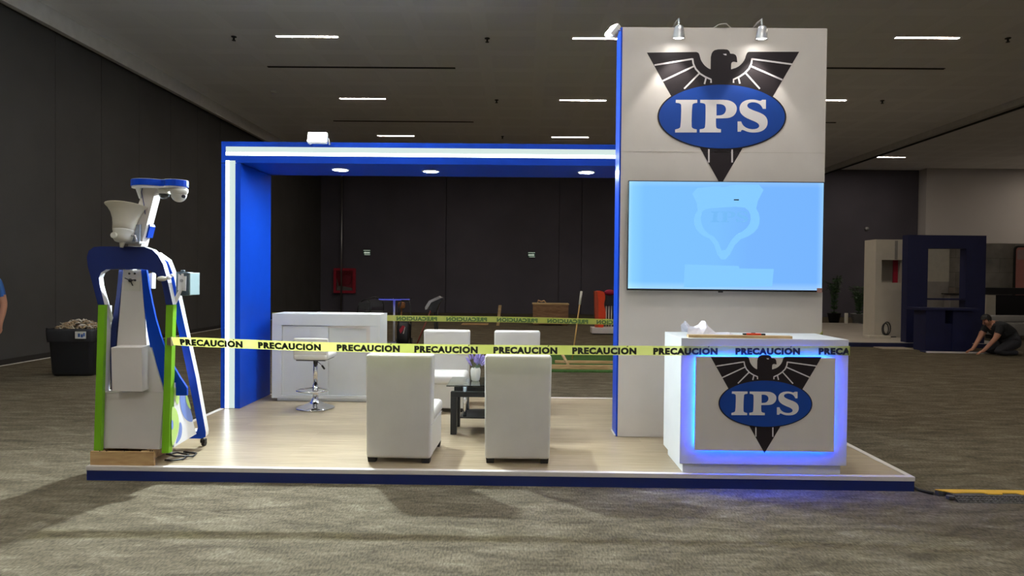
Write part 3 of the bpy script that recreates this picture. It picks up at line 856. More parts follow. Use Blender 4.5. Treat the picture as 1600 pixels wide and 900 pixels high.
# ------------------------------------------------------------------ security kiosk
KY = .055
def k(px_, py_, y_=KY): return un(px_, py_, 'y', y_)
ks = thing('surveillance_kiosk', 'tall leaning blue, white and lime kiosk with horn speaker and cameras', 'kiosk', (.3, .3, PLAT))
B().box((.012, .03, PLAT), (.482, .05, .205), .001).box((.06, .05, PLAT), (.08, .4, .20)).box((.36, .05, PLAT), (.38, .4, .20)).box((.08, .38, PLAT), (.36, .40, .20)).obj('plinth', plywood, ks, world=True)
b = B()
for i, px_ in enumerate((156, 166.5, 194.5, 219, 235, 238)):
    q = un(px_, 704.5, 'y', .03); b.cyl(q + Vector((0, 0, 0)), q + Vector((0, -.002, 0)), .004, seg=10)
b.obj('screw_heads', bmetal, ks, world=True)
# front arch: slab about 5 cm thick with white core edge, printed navy face
outer = [(153.3, 476), (144, 440), (137.5, 416), (136, 402), (139, 392), (147, 386), (158, 385), (226, 386), (238, 390), (247, 399), (254.5, 412), (261, 434), (270, 476)]
inner = [(259.5, 476), (254, 446), (251, 436), (243, 427), (230, 421.5), (219, 420.7), (186, 420.7), (166, 421), (158, 426), (154.6, 434), (156, 446), (163.3, 476)]
arch = [k(*p) for p in outer + inner]
b = B(); b.prism(arch, (0, .05, 0)); b.obj('arch_core', wpaint, ks, world=True)
b = B(); b.prism([p + Vector((0, -.003, 0)) for p in arch], (0, .0029, 0)); b.obj('arch_face', navy, ks, world=True)
for nm, q in (('left', [(153.3, 476.5), (163.8, 476.5), (157.5, 706), (146.5, 706)]), ('right', [(259.5, 476.5), (270.5, 476.5), (263.5, 708), (252.5, 708)])):
    tag(B().prism([k(*p) for p in q], (0, .05 if nm == 'right' else .03, 0)).obj('leg', green, ks, world=True), 'lime green front leg')
B().prism([k(*p, KY + .031) for p in [(159, 500), (164.6, 478), (158.4, 706), (154, 706)]], (0, .08, 0)).obj('leg_edge', wpaint, ks, world=True)
# inner white brace inside the left leg
B().prism([k(*p, KY + .06) for p in [(158, 426), (163, 423), (159.5, 430), (159.5, 440), (175.5, 497), (172.5, 504), (156.5, 446), (155.5, 436)]], (0, .012, 0)).obj('brace', wpaint, ks, world=True)
# rear leaning frame (closed loop)
def rear(xa, z_):            # plane that leans back from the arch top to the floor behind
    y_ = .115 + (1.66 - z_) / (1.66 - .19) * .41
    return Vector((xa, y_, z_))
ro = [(.20, 1.50), (.21, 1.60), (.24, 1.655), (.46, 1.655), (.53, 1.60), (.555, 1.50), (.585, 1.1), (.615, .7), (.632, .24), (.625, .2), (.59, .185), (.24, .185), (.215, .2), (.21, .24), (.205, .7), (.20, 1.1)]
ri = [(.25, 1.50), (.265, 1.60), (.46, 1.60), (.50, 1.50), (.53, 1.1), (.555, .7), (.575, .28), (.56, .245), (.27, .245), (.26, .28), (.255, .7), (.25, 1.1)]
b = B().prism([rear(*p) for p in ro], (0, .048, .013), [[rear(*p) for p in ri]]); b.obj('rear_frame', wpaint, ks, world=True)
b = B().prism([rear(*p) + Vector((0, -.004, 0)) for p in ro], (0, .0035, 0), [[rear(*p) + Vector((0, -.004, 0)) for p in ri]]); b.obj('rear_frame_face', blue, ks, world=True)
for x_ in (.57, .24):
    b = B().cyl((x_, .60, PLAT + .045), (x_, .56, .19), .010, seg=10).box((x_ - .02, .58, PLAT + .03), (x_ + .02, .62, PLAT + .06), .004)
    c_ = b.obj('caster', bmetal, ks, world=True)
    B().cyl((x_ - .012, .61, PLAT + .025), (x_ + .012, .61, PLAT + .025), .025, seg=16).obj('wheel', rubber, c_, world=True)
# lower box with printed side
bx = B()
f0 = [k(160, 612, .10), k(256, 613.5, .10), k(249, 702, .09), k(156, 700, .09)]
yb = .46
bx.hexa([f0[3], f0[2], Vector((f0[2].x, yb, f0[2].z)), Vector((f0[3].x, yb, f0[3].z))], [f0[0], f0[1], Vector((f0[1].x, .38, f0[1].z)), Vector((f0[0].x, .38, f0[0].z))])
bx.obj('lower_box', white, ks, world=True)
XS = .585
def ks2(px_, py_, x_=XS): return un(px_, py_, 'x', x_)
side = [Vector((XS, .115, .70)), ks2(277, 597), ks2(287, 599), ks2(305, 672), ks2(307, 678), ks2(290, 688), Vector((XS, .115, .22))]
bs = B().prism(side, (-.02, 0, 0)); sp_ = bs.obj('side_panel', wpaint, ks, world=True)
def blob(pts, x_, m_, nm='printed_blob', n=2):
    b = B().prism([un(*p, 'x', x_) for p in chaikin(pts, (), n)], (-.001, 0, 0)); return b.obj(nm, m_, sp_, world=True)
lgreen = mat('pale_green_print', (.50, .72, .20), .5, var=0); lblue = mat('pale_blue_print', (.19, .28, .66), .5, var=0)
blob([(271, 606), (285, 598), (281, 612), (280, 624), (278, 634), (274, 626)], XS + .002, lgreen)
blob([(284.5, 598), (290, 612), (298, 640), (303, 660), (292, 658), (284, 645), (281, 626), (281, 610)], XS + .002, lblue)
blob([(291, 612), (297, 632), (299, 641), (293, 634), (290, 622)], XS + .004, lgreen)
blob([(270, 634), (276, 640), (280, 656), (279, 672), (274, 690), (268, 700), (268, 640)], XS + .002, lgreen)
blob([(281, 657), (285, 665), (284, 682), (278, 692), (274, 694), (280, 676)], XS + .002, lblue)
blob([(268, 655), (271, 658), (271, 670), (268, 672)], XS + .004, lblue)
# column
cf_ = [k(192.5, 421.5, .13), k(220, 421.5, .13), k(231, 560, .13), k(181, 560, .13)]
B().hexa([cf_[3], cf_[2], cf_[2] + Vector((-.01, .2, 0)), cf_[3] + Vector((0, .2, 0))], [cf_[0], cf_[1], cf_[1] + Vector((-.01, .08, 0)), cf_[0] + Vector((0, .08, 0))]).obj('column', white, ks, world=True)
# sweeping blue panels either side
rb = [(219.5, 421), (229, 422), (233, 450), (238, 475), (243, 498), (250, 522), (258, 545), (268, 567), (280, 588), (292, 606), (292, 618), (255, 618), (248, 598), (241, 570), (235, 545), (229, 510), (224, 470)]
tag(B().prism([k(*p, .135) for p in rb], (0, .02, 0)).obj('wing_panel', blue, ks, world=True), 'blue sweeping panel right of the column')
lb = [(192, 421.5), (185.5, 421.5), (182, 460), (176, 500), (168, 541), (172, 560), (174, 612), (180, 612), (180, 545), (184, 500), (188, 460)]
tag(B().prism([k(*p, .16) for p in lb], (0, .02, 0)).obj('wing_panel', navy, ks, world=True), 'navy sweeping panel left of the column')
B().prism([k(*p, .12) for p in [(222, 543), (236, 543), (243, 570), (252, 600), (256, 613), (222, 613)]], (0, .02, 0)).obj('backing_panel', white, ks, world=True)
# middle box, slightly askew
m0 = [k(173.5, 543, .03), k(221, 543, .03), k(222.7, 612, .03), k(175, 611, .03)]
B().hexa([m0[3], m0[2], m0[2] + Vector((-.01, .17, .01)), m0[3] + Vector((0, .17, .01))], [m0[0], m0[1], m0[1] + Vector((0, .12, .01)), m0[0] + Vector((.01, .12, .01))], .002).obj('middle_box', white, ks, world=True)
# control plate and wires on the column
q = k(207, 441, .125)
B().prism([k(*p, .128) for p in [(194.5, 439.5), (219, 439.5), (219, 454.5), (194.5, 454.5)]], (0, -.006, 0)).obj('control_plate', wplast, ks, world=True)
b = B().sphere(k(203.5, 438, .115), .014, seg=12)
for e1 in ((195, 434.5), (207.5, 446.5), (211, 437)): b.tube([k(203.5, 438, .112), k(*e1, .112)], .004, 6)
for e1 in ((202, 427.5), (210.5, 427.5), (211, 438)): b.cyl(k(*e1, .13), k(*e1, .124), .008, seg=10)
b.obj('cable_gland', black, ks, world=True)
B().prism([k(*p, .25) for p in [(230, 428), (238, 426), (237.5, 451), (233, 450)]], (0, .05, 0)).obj('side_socket', wplast, ks, world=True)
# leaning post on top
pf = [k(200, 384.5, .07), k(220.5, 384.5, .07), k(245, 289, .07), k(213, 289, .07)]
B().prism([pf[0], pf[1], pf[2], k(212.5, 293, .07), k(218.5, 312, .07), k(213, 328, .07)], (0, .085, 0)).obj('post', white, ks, world=True)
B().prism([k(*p, .10) for p in [(228, 352), (233.5, 350), (234.5, 354), (230, 371.5), (226, 371)]], (.006, .06, 0)).obj('side_reflector', blue, ks, world=True)
B().tube([k(227, 283, .06), k(224, 289, .062), k(221, 300, .062), k(225, 320, .065), k(227, 335, .065)], .0025, 6).obj('wire', mat('blue_wire', (.05, .08, .30), .5), ks, world=True)
B().prism([k(*p, .065) for p in [(209, 352), (221, 351), (220, 378), (203, 380)]], (0, -.02, 0)).obj('mount_plate', mat('pale_blue_grey', (.28, .32, .40), .5), ks, world=True)
# canopy: two round lobes
zc0 = k(215, 293, .09).z; zc1 = zc0 + .048
cA = k(237, 288, .1); cB = k(279, 290, .1)
def lobe(rA, rB):
    pts = []
    for i in range(28):
        a = R(35) + (2 * PI - R(70)) * i / 27; pts.append((cA.x + rA * math.cos(a), .10 + rA * math.sin(a)))
    for i in range(16):
        a = R(180 + 38) + (2 * PI - R(76)) * i / 15; pts.append((cB.x + rB * math.cos(a), .07 + rB * math.sin(a)))
    return pts
lp = lobe(.135, .082)
B().prism([Vector((x_, y_, zc0 + .004)) for x_, y_ in lp], (0, 0, .045)).obj('canopy', blue, ks, world=True)
B().prism([Vector((cA.x + (x_ - cA.x) * .96, .1 + (y_ - .1) * .96, zc0 - .008)) for x_, y_ in lp], (0, 0, .012)).prism([Vector((cA.x + (x_ - cA.x) * .98, .1 + (y_ - .1) * .98, zc1 + .001)) for x_, y_ in lp], (0, 0, .003)).obj('canopy_core', wpaint, ks, world=True)
B().prism([k(*p, .05) for p in [(211, 293), (219, 293), (219, 310), (217, 310)]], (0, .1, 0)).obj('gusset', wpaint, ks, world=True)
# cameras
dc = Vector((k(279.5, 294, .07).x, .07, zc0 - .012))
d1 = B().lathe([(.062, 0), (.062, -.02), (.056, -.028), (.054, -.04)], dc, seg=28).obj('dome_camera', wplast, ks, world=True)
B().sphere(dc + Vector((0, 0, -.042)), .053, seg=24).obj('dome', wplast, d1, world=True)
e_ = dc + Vector((.036, -.02, -.052)); B().cyl(e_, e_ + Vector((.018, -.012, -.006)), .012, seg=14).obj('camera_lens', black, d1, world=True)
dc = Vector((k(254, 294, .07).x, .09, zc0 - .012))
tag(d1, 'large white dome camera')
d2 = B().lathe([(.040, 0), (.040, -.012), (.036, -.026), (.042, -.027), (.042, -.032), (.036, -.034)], dc, seg=28).obj('dome_camera', wplast, ks, world=True)
tag(d2, 'small camera under a smoked dome')
B().sphere(dc + Vector((0, 0, -.036)), .036, seg=20).obj('dome', mat('smoked_glass', (.05, .055, .06), .08), d2, world=True)
# horn speaker
hp = k(192.5, 379, .02); ht = k(199, 326, -.03)
ax = (k(199.5, 338, -.01) - k(188, 372, .03)); ax = Vector((.03, .20, .97)).normalized()
ho = Vector((k(191.5, 376, .02).x, .02, k(191.5, 376, .02).z))
h1 = B().lathe([(.068, .075), (.076, .08), (.080, .12), (.088, .16), (.104, .20), (.128, .235), (.145, .250), (.150, .256), (.143, .258), (.12, .236), (.095, .20), (.078, .16), (.066, .085)], ho, ax, 40).obj('horn_speaker', mat('cream_horn', (.66, .62, .52), .38), ks, world=True)
B().lathe([(.03, -.012), (.05, -.008), (.062, .008), (.068, .035), (.070, .06), (.074, .07), (.073, .08)], ho, ax, 32).obj('driver', wplast, h1, world=True)
qn = ho + Vector((-.02, -.062, .035)); B().cyl(qn + Vector((0, .02, 0)), qn + Vector((-.004, -.012, 0)), .021, seg=20).obj('knob', wplast, h1, world=True)
b = B().tube([ho + Vector((.05, .0, .04)), ho + Vector((.09, .0, .035)), ho + Vector((.095, .02, -.02))], .010, 6).box(ho + Vector((.035, -.02, -.022)), ho + Vector((.135, .05, -.008)), .002).tube([ho + Vector((-.055, 0, .035)), ho + Vector((-.075, 0, .03))], .01, 8)
b.obj('horn_bracket', steel, h1, world=True)
B().lathe([(.012, -.05), (.018, -.02), (.02, .0)], ho, ax, 12).obj('horn_foot', wplast, h1, world=True)
# round sensor and knuckle at the right of the arch
q = k(253, 435, .02)
B().sphere(k(253, 435.5, .02), .037, (1, .55, .5)).obj('oval_sensor', wplast, ks, world=True)
B().sphere(k(264, 434, .03), .016).sphere(k(268, 430.5, .06), .013).tube([k(258, 434, .03), k(270, 431, .07)], .009, 8).obj('knuckle_joint', wpaint, ks, world=True)
# junction box
jb0 = k(274.5, 425, .12); jb1 = k(294, 462, .12)
jb = B().box((jb0.x, .12, jb1.z), (jb1.x, .20, jb0.z), .006).box((jb0.x + .03, .13, jb0.z), (jb0.x + .055, .16, jb0.z + .014), .004).obj('junction_box', mat('blue_grey_casting', (.05, .075, .095), .5), ks, world=True)
B().prism([Vector((jb0.x + .012 + a, .119, jb0.z + c_)) for a, c_ in ((.012, -.012), (.03, -.03), (.036, -.012), (.048, -.012), (.05, -.03), (.07, -.03), (.066, -.14), (.008, -.135))], (0, -.008, 0)).obj('front_plate', wpaint, jb, world=True)
B().box((jb1.x, .125, jb1.z + .004), (jb1.x + .012, .27, jb0.z - .004), .003).obj('cover', mat('pale_casting', (.26, .36, .38), .5), jb, world=True)
q = k(284, 438.5, .11); B().cyl(q, q + Vector((0, -.006, 0)), .012, seg=16).obj('bolt', steel, jb, world=True)
B().prism([k(*p, .105) for p in [(281, 450), (284.5, 451), (277, 468), (273.5, 475), (271, 468)]], (0, .02, 0)).obj('bracket', wpaint, ks, world=True)

# cables behind the kiosk
tag(B().tube([(.50, .15, PLAT + .01), (.56, .12, PLAT + .012), (.62, .18, PLAT + .01), (.60, .30, PLAT + .012), (.50, .32, PLAT + .02), (.46, .24, PLAT + .03), (.55, .2, PLAT + .025), (.66, .25, PLAT + .012), (.64, .34, PLAT + .01), (.52, .38, PLAT + .01)], .007, 8).obj('cable_coil', black, base=True), 'black cable coil on the laminate behind the kiosk foot', 'cable')

# ------------------------------------------------------------------ floor cable and ramp
tag(B().tube([(5.99, .02, .03), (6.03, .0, .012), (6.085, -.075, .012)], .011, 8).obj('power_cable', black, base=True), 'black power cable running from the platform corner to the ramp', 'cable')
rp_ = thing('cable_ramp', 'yellow and black rubber cable ramp on the carpet at right', 'cable ramp', (7.2, -.1, 0))
b = B()
prof = [(-.235, 0), (-.228, .008), (-.165, .036), (-.05, .036), (.02, .008), (.03, 0)]
b.prism([Vector((6.16, y_, z_)) for y_, z_ in prof], (2.2, 0, 0))
for i in range(70):
    for j in range(3):
        b.box((6.17 + i * .03, -.222 + j * .019, .012 + j * .0085), (6.185 + i * .03, -.212 + j * .019, .0165 + j * .0085))
b.box((6.10, -.10, .002), (6.17, -.06, .03), .006).box((6.12, -.19, .002), (6.17, -.15, .03), .006)
b.obj('body', mat('black_rubber_ramp', (.05, .048, .045), .5, var=.6, vscale=45), rp_, world=True)
pts = [(6.13, -.062), (8.35, -.062), (8.35, -.145)]
x_ = 8.35
ybl = -.145
lid = [(6.10, -.066), (8.35, -.066)]
x_ = 8.35; tog = True
zig = []
while x_ > 6.35:
    zig += [(x_, -.158 if tog else -.130)]; x_ -= .10; zig += [(x_, -.158 if tog else -.130)]; x_ -= .015; tog = not tog
lid += zig + [(6.18, -.142)]
b = B().prism([Vector((a, c_, .036)) for a, c_ in lid], (0, 0, .005))
b.obj('lid', mat('yellow_lid', (.72, .42, .03), .45), rp_, world=True)

# ------------------------------------------------------------------ bin with rubbish
bn = thing('rubbish_bin', 'large black wheelless rubbish bin overflowing, by the left partition', 'bin', (-3.42, 5.0, 0), R(6))
def rrect(w, d, r_, z_, n=5):
    o = []
    for cx_, cy_, a0 in ((w - r_, d - r_, 0), (-w + r_, d - r_, 90), (-w + r_, -d + r_, 180), (w - r_, -d + r_, 270)):
        for i in range(n): a = R(a0 + 90 * i / (n - 1)); o.append(Vector((cx_ + r_ * math.cos(a), cy_ + r_ * math.sin(a), z_)))
    return o
def loft(rings, cap=(True, True)):
    b = B(); vr = [[b.bm.verts.new(p) for p in r_] for r_ in rings]
    for a, c_ in zip(vr, vr[1:]):
        for i in range(len(a)): f = b.bm.faces.new((a[i], a[(i + 1) % len(a)], c_[(i + 1) % len(a)], c_[i])); f.smooth = True
    if cap[0]: b.bm.faces.new(vr[0][::-1])
    if cap[1]: b.bm.faces.new(vr[-1])
    return b
loft([rrect(.27, .20, .07, 0), rrect(.29, .22, .07, .05), rrect(.32, .25, .07, .62), rrect(.325, .255, .07, .64)]).obj('tub', black, bn)
rb_ = random.Random(5)
rings = []
for z_, g_ in ((.50, 0.005), (.52, .012), (.60, .014), (.66, .018), (.70, .012), (.69, -.01)):
    rg = rrect(.325 + g_, .255 + g_, .07, z_, 9)
    rings.append([p + Vector((rb_.uniform(-.006, .006), rb_.uniform(-.006, .006), rb_.uniform(-.008, .008))) for p in rg])
loft(rings, (False, False)).obj('liner', mat('black_bin_bag', (.03, .03, .034), .25), bn)
B().box((.09, -.285, .555), (.24, -.279, .66), .001).obj('sticker', wplast, bn)
b = B().box((.13, -.287, .58), (.16, -.285, .63)).box((.17, -.287, .575), (.20, -.285, .62)).box((.205, -.287, .59), (.225, -.285, .64)); b.obj('sticker_print', mat('sticker_blue', (.03, .09, .3), .5), bn)
b = B()
for i in range(170):
    u_ = rb_.uniform(-1, 1); v_ = rb_.uniform(-1, 1)
    o_ = Vector((u_ * .25, v_ * .18, .68 + .10 * (1 - u_ * u_) * (1 - v_ * v_) + rb_.uniform(-.02, .03)))
    a = rb_.uniform(0, 2 * PI); l_ = rb_.uniform(.03, .07)
    d = Vector((math.cos(a), math.sin(a), rb_.uniform(-.3, .6))) * l_
    b.mi = rb_.choice((0, 0, 1))
    b.tube([o_ - d, o_ + Vector((0, 0, .02)), o_ + d], [.006, .012, .004], 4)
b.bm.verts.ensure_lookup_table()
o = b.obj('wood_shavings', [mat('shaving_tan', (.36, .26, .16), .7), mat('shaving_pale', (.50, .46, .40), .7)])
o.location = bn.location; o.rotation_euler = bn.rotation_euler
tag(o, 'heap of tan and pale shavings spilling over the black bin', 'rubbish', kind='stuff')

# ------------------------------------------------------------------ people
def person(name, label, loc, rz, J, chains, mats, regions, head):
    t = thing(name, label, 'person', loc, rz)
    me = bpy.data.meshes.new('body'); names = list(J); idx = {n: i for i, n in enumerate(names)}
    edges = []
    for ch in chains: edges += [(idx[a], idx[c_]) for a, c_ in zip(ch, ch[1:])]
    me.from_pydata([J[n][0] for n in names], edges, []); me.update()
    o = bpy.data.objects.new('body', me); COL.objects.link(o)
    md = o.modifiers.new('skin', 'SKIN'); md.use_smooth_shade = True
    for i, n in enumerate(names):
        r_ = J[n][1]; r_ = r_ if isinstance(r_, tuple) else (r_, r_)
        me.skin_vertices[0].data[i].radius = r_
        me.skin_vertices[0].data[i].use_root = (i == 0)
    sb = o.modifiers.new('s', 'SUBSURF'); sb.levels = 2; sb.render_levels = 2
    bpy.context.view_layer.update()
    nm = bpy.data.meshes.new_from_object(o.evaluated_get(bpy.context.evaluated_depsgraph_get()))
    o.modifiers.clear(); o.data = nm; o.parent = t
    nm.materials.clear()
    for m_ in mats: nm.materials.append(m_)
    segs = [(Vector(J[names[a]][0]), Vector(J[names[c_]][0]), regions.get(names[c_], 0)) for a, c_ in edges]
    for p in nm.polygons:
        c_ = p.center; best = (9, 0)
        for a, d_, m_ in segs:
            ab = d_ - a; k_ = max(0, min(1, (c_ - a).dot(ab) / max(ab.length_squared, 1e-9))); dd = (c_ - (a + ab * k_)).length
            if dd < best[0]: best = (dd, m_)
        p.material_index = best[1]; p.use_smooth = True
    # face and hair
    hc, hf, hu, hr = head
    hf = Vector(hf).normalized(); hu = Vector(hu).normalized(); hs = hf.cross(hu); hc = Vector(hc)
    M = Matrix(((hs.x, hf.x, hu.x, hc.x), (hs.y, hf.y, hu.y, hc.y), (hs.z, hf.z, hu.z, hc.z), (0, 0, 0, 1)))
    b = B().sphere((0, -.012, .022), hr * 1.13, (.84, 1.0, 1.0), 20)
    for v in list(b.bm.verts):
        if v.co.y > hr * .35 and v.co.z < hr * .55 or v.co.z < -hr * .75: b.bm.verts.remove(v)
    b.xf(M).obj('hair', hair_m, t)
    b = B().hexa([(-.012, hr * .85, -.022), (.012, hr * .85, -.022), (.009, hr * 1.12, -.018), (-.009, hr * 1.12, -.018)], [(-.006, hr * .85, .018), (.006, hr * .85, .018), (.004, hr * .93, .016), (-.004, hr * .93, .016)], .002)
    b.xf(M).obj('nose', skin, t)
    for s_ in (-1, 1):
        B().sphere((s_ * hr * .36, hr * .86, .01), .009, seg=10).xf(M).obj('eye', black, t)
        B().sphere((s_ * hr * .84, -.005, -.005), .022, (.4, .8, 1.3), 10).xf(M).obj('ear', skin, t)
    B().sphere((0, hr * .86, -.045), .016, (1.2, .4, .35), 10).xf(M).obj('mouth', mat('lips', (.3, .1, .08), .5), t)
    return t
def hand(J, chains, wrist, pre, d, side, up, sc=1.):
    """palm + five fingers; d pointing direction, side towards the thumb"""
    d = Vector(d).normalized(); side = Vector(side).normalized(); up = Vector(up).normalized(); w = Vector(J[wrist][0])
    J[pre + 'palm'] = (tuple(w + d * .06), (.030, .020))
    chains.append([wrist, pre + 'palm'])
    for i, (o_, l_) in enumerate(((.028, .066), (.010, .075), (-.009, .070), (-.027, .055))):
        b_ = w + d * .09 + side * o_
        J[pre + 'f%da' % i] = (tuple(b_), .0095); J[pre + 'f%db' % i] = (tuple(b_ + d * l_ * .55 - up * .008), .0085); J[pre + 'f%dc' % i] = (tuple(b_ + d * l_ * .95 - up * .026), .0075)
        chains.append([pre + 'palm', pre + 'f%da' % i, pre + 'f%db' % i, pre + 'f%dc' % i])
    b_ = w + d * .035 + side * .035
    J[pre + 'ta'] = (tuple(b_), .011); J[pre + 'tb'] = (tuple(b_ + d * .035 + side * .02), .009)
    chains.append([pre + 'palm', pre + 'ta', pre + 'tb'])
dark_shirt = mat('dark_charcoal_cloth', (.014, .015, .018), .9); dark_trouser = mat('dark_trousers', (.020, .020, .026), .9)
tan_shoe = mat('tan_shoe', (.16, .13, .09), .7)
# kneeling man, faces -X
J = {'pelvis': ((.33, 0, .30), (.20, .21)), 'waist': ((.22, 0, .44), (.20, .20)), 'chest': ((.07, 0, .54), (.22, .19)), 'uchest': ((-.05, 0, .60), (.18, .15)),
     'neck': ((-.14, 0, .67), .068), 'head': ((-.22, 0, .715), (.10, .105)), 'jaw': ((-.265, 0, .655), .062)}
ch = [['pelvis', 'waist', 'chest', 'uchest', 'neck', 'head', 'jaw']]
for s_, q in ((-1, 'r'), (1, 'l')):
    J.update({q + 'sh': ((-.07, s_ * .18, .59), .085), q + 'slv': ((-.13, s_ * .20, .46), .070), q + 'elb': ((-.19, s_ * .20, .35), .050), q + 'wr': ((-.36, s_ * .15 + .03, .105), .034)})
    ch.append(['uchest', q + 'sh', q + 'slv', q + 'elb', q + 'wr'])
    hand(J, ch, q + 'wr', q, (-.9, 0, -.35), (0, -s_, 0), (0, 0, 1))
    J.update({q + 'hip': ((.30, s_ * .11, .26), .135), q + 'kn': ((-.12, s_ * .16, .09), .09), q + 'calf': ((.12, s_ * .15, .085), .075), q + 'ank': ((.34, s_ * .13, .065), .05), q + 'toe': ((.47, s_ * .13, .05), .036)})
    ch.append(['pelvis', q + 'hip', q + 'kn', q + 'calf', q + 'ank', q + 'toe'])
reg = {n: 0 for n in J}
for n in J:
    if n in ('neck', 'head', 'jaw') or n.endswith(('elb', 'wr', 'palm')) or n[1:2] in ('f', 't') and n[1:] != 'toe' : reg[n] = 2
    if n.endswith(('hip', 'kn', 'calf', 'ank')): reg[n] = 1
    if n.endswith('toe'): reg[n] = 3
for q in 'rl': reg[q + 'slv'] = 0
kn_ = un(1558, 556, 'z', 0)
person('person', 'person in dark t-shirt kneeling on the carpet, reaching down by the navy counter', (kn_.x + .06, kn_.y + .12, 0), R(4), J, ch, [dark_shirt, dark_trouser, skin, tan_shoe], reg, ((-.225, 0, .715), (-.72, 0, -.62), (-.55, 0, .8), .095))
# standing person at the left edge
J = {'pelvis': ((0, 0, .95), (.15, .11)), 'waist': ((0, 0, 1.08), (.14, .10)), 'chest': ((0, 0, 1.28), (.165, .115)), 'uchest': ((0, 0, 1.42), (.13, .09)), 'neck': ((0, 0, 1.51), .055), 'head': ((0, -.01, 1.63), (.082, .095)), 'jaw': ((0, -.05, 1.565), .05)}
ch = [['pelvis', 'waist', 'chest', 'uchest', 'neck', 'head', 'jaw']]
for s_, q in ((-1, 'r'), (1, 'l')):
    J.update({q + 'sh': ((s_ * .18, 0, 1.40), .062), q + 'slv': ((s_ * .235, .0, 1.20), .052), q + 'elb': ((s_ * .255, .02, 1.09), .040), q + 'fa': ((s_ * .262, -.01, .98), .036), q + 'wr': ((s_ * .255, -.04, .85), .026)})
    ch.append(['uchest', q + 'sh', q + 'slv', q + 'elb', q + 'fa', q + 'wr'])
    hand(J, ch, q + 'wr', q, (-s_ * .05, -.1, -1), (-s_ * .2, -.9, 0), (s_, -.2, 0))
    J.update({q + 'hip': ((s_ * .09, 0, .86), .092), q + 'kn': ((s_ * .11, -.01, .49), .062), q + 'calf': ((s_ * .115, .01, .34), .056), q + 'ank': ((s_ * .12, .02, .09), .040), q + 'toe': ((s_ * .13, -.12, .045), .040)})
    ch.append(['pelvis', q + 'hip', q + 'kn', q + 'calf', q + 'ank', q + 'toe'])
reg = {n: 0 for n in J}
for n in J:
    if n in ('neck', 'head', 'jaw') or n.endswith(('elb', 'wr', 'palm')) or (n[1:2] in ('f', 't') and not n.endswith('toe')): reg[n] = 2
    if n.endswith(('hip', 'kn', 'calf', 'ank')): reg[n] = 1
    if n.endswith('toe'): reg[n] = 3
hp_ = un(7, 470, 'y', 3.75)
person('person', 'person in blue t-shirt standing at the left edge, only an arm in view', (hp_.x - .275, 3.75, 0), R(0), J, ch, [mat('blue_cotton', (.02, .08, .26), .9), mat('grey_trousers', (.25, .25, .26), .9), skin, mat('pale_shoe', (.4, .4, .4), .7)], reg, ((0, -.01, 1.635), (0, -1, 0), (0, 0, 1), .09))

# ------------------------------------------------------------------ behind the frame
def W(px_, py_, y_): return un(px_, py_, 'y', y_)
# fire hose cabinet and exit signs on the back wall
yw = YB - .12
a, c_ = W(522.5, 419, yw), W(556, 458, yw)
fc = thing('fire_hose_cabinet', 'red fire hose cabinet with glass door on the black back wall', 'fire cabinet', ((a.x + c_.x) / 2, yw, c_.z))
b = B(); w_ = .1
b.box((a.x, yw - .12, c_.z), (a.x + w_, yw + .02, a.z)).box((c_.x - w_, yw - .12, c_.z), (c_.x, yw + .02, a.z)).box((a.x + w_, yw - .12, c_.z), (c_.x - w_, yw + .02, c_.z + w_)).box((a.x + w_, yw - .12, a.z - w_), (c_.x - w_, yw + .02, a.z)).box((a.x + w_, yw - .02, c_.z + w_), (c_.x - w_, yw + .02, a.z - w_))
b.obj('frame', red, fc, world=True)
B().box((a.x + w_, yw - .10, c_.z + w_), (c_.x - w_, yw - .09, a.z - w_)).obj('glass_door', mat('pane_glass', (.9, .9, .9), .03, trans=1, var=0), fc, world=True)
B().lathe([(.2, -.03), (.22, -.02), (.22, .02), (.2, .03)], ((a.x + c_.x) / 2 + .08, yw - .05, (a.z + c_.z) / 2 + .05), (0, 1, 0), 28).obj('hose_reel', red, fc, world=True)
B().prism([Vector((a.x + w_ + .02, yw - .085, c_.z + w_ + .01)), Vector((c_.x - w_ - .02, yw - .085, c_.z + w_ + .01)), Vector((c_.x - w_ - .05, yw - .085, c_.z + w_ + .12)), Vector((a.x + w_ + .1, yw - .085, c_.z + w_ + .2)), Vector((a.x + w_ + .03, yw - .085, c_.z + w_ + .5))], (0, .02, 0)).obj('hose', mat('canvas_hose', (.35, .33, .3), .8), fc, world=True)
def exit_sign(px_, py_, lab, flip):
    p = W(px_, py_, yw)
    t = thing('exit_sign', lab, 'exit sign', p, 0, 'green exit signs on the back wall')
    B().box((-.15, -.05, -.10), (.15, .0, .12), .004).obj('plate', mat('exit_green', (.03, .10, .07), .4), t)
    s_ = -1 if flip else 1
    pale = emis('exit_pale', (.72, .85, .68), .5)
    B().box((-.14, -.056, .085), (.14, -.05, .105)).box((-.10, -.056, -.09), (.14, -.05, -.07)).prism([Vector((s_ * x_, -.056, z_)) for x_, z_ in ((-.13, .0), (-.06, .055), (-.06, .03), (.13, .03), (.13, -.03), (-.06, -.03), (-.06, -.055))], (0, .006, 0)).obj('arrow', pale, t)
exit_sign(573.5, 395, 'small green exit sign above and right of the red fire cabinet', False)
exit_sign(830.5, 398.5, 'small green exit sign on the back wall above the wooden crate', True)
p = W(1354, 357.5, yw)
tag(B().lathe([(.09, 0), (.085, .04), (.04, .06)], (p.x, yw, p.z), (0, -1, 0), 20).obj('wall_speaker', steel, base=True), 'tiny round grey fitting on the dark wall right of the television', 'wall fitting')

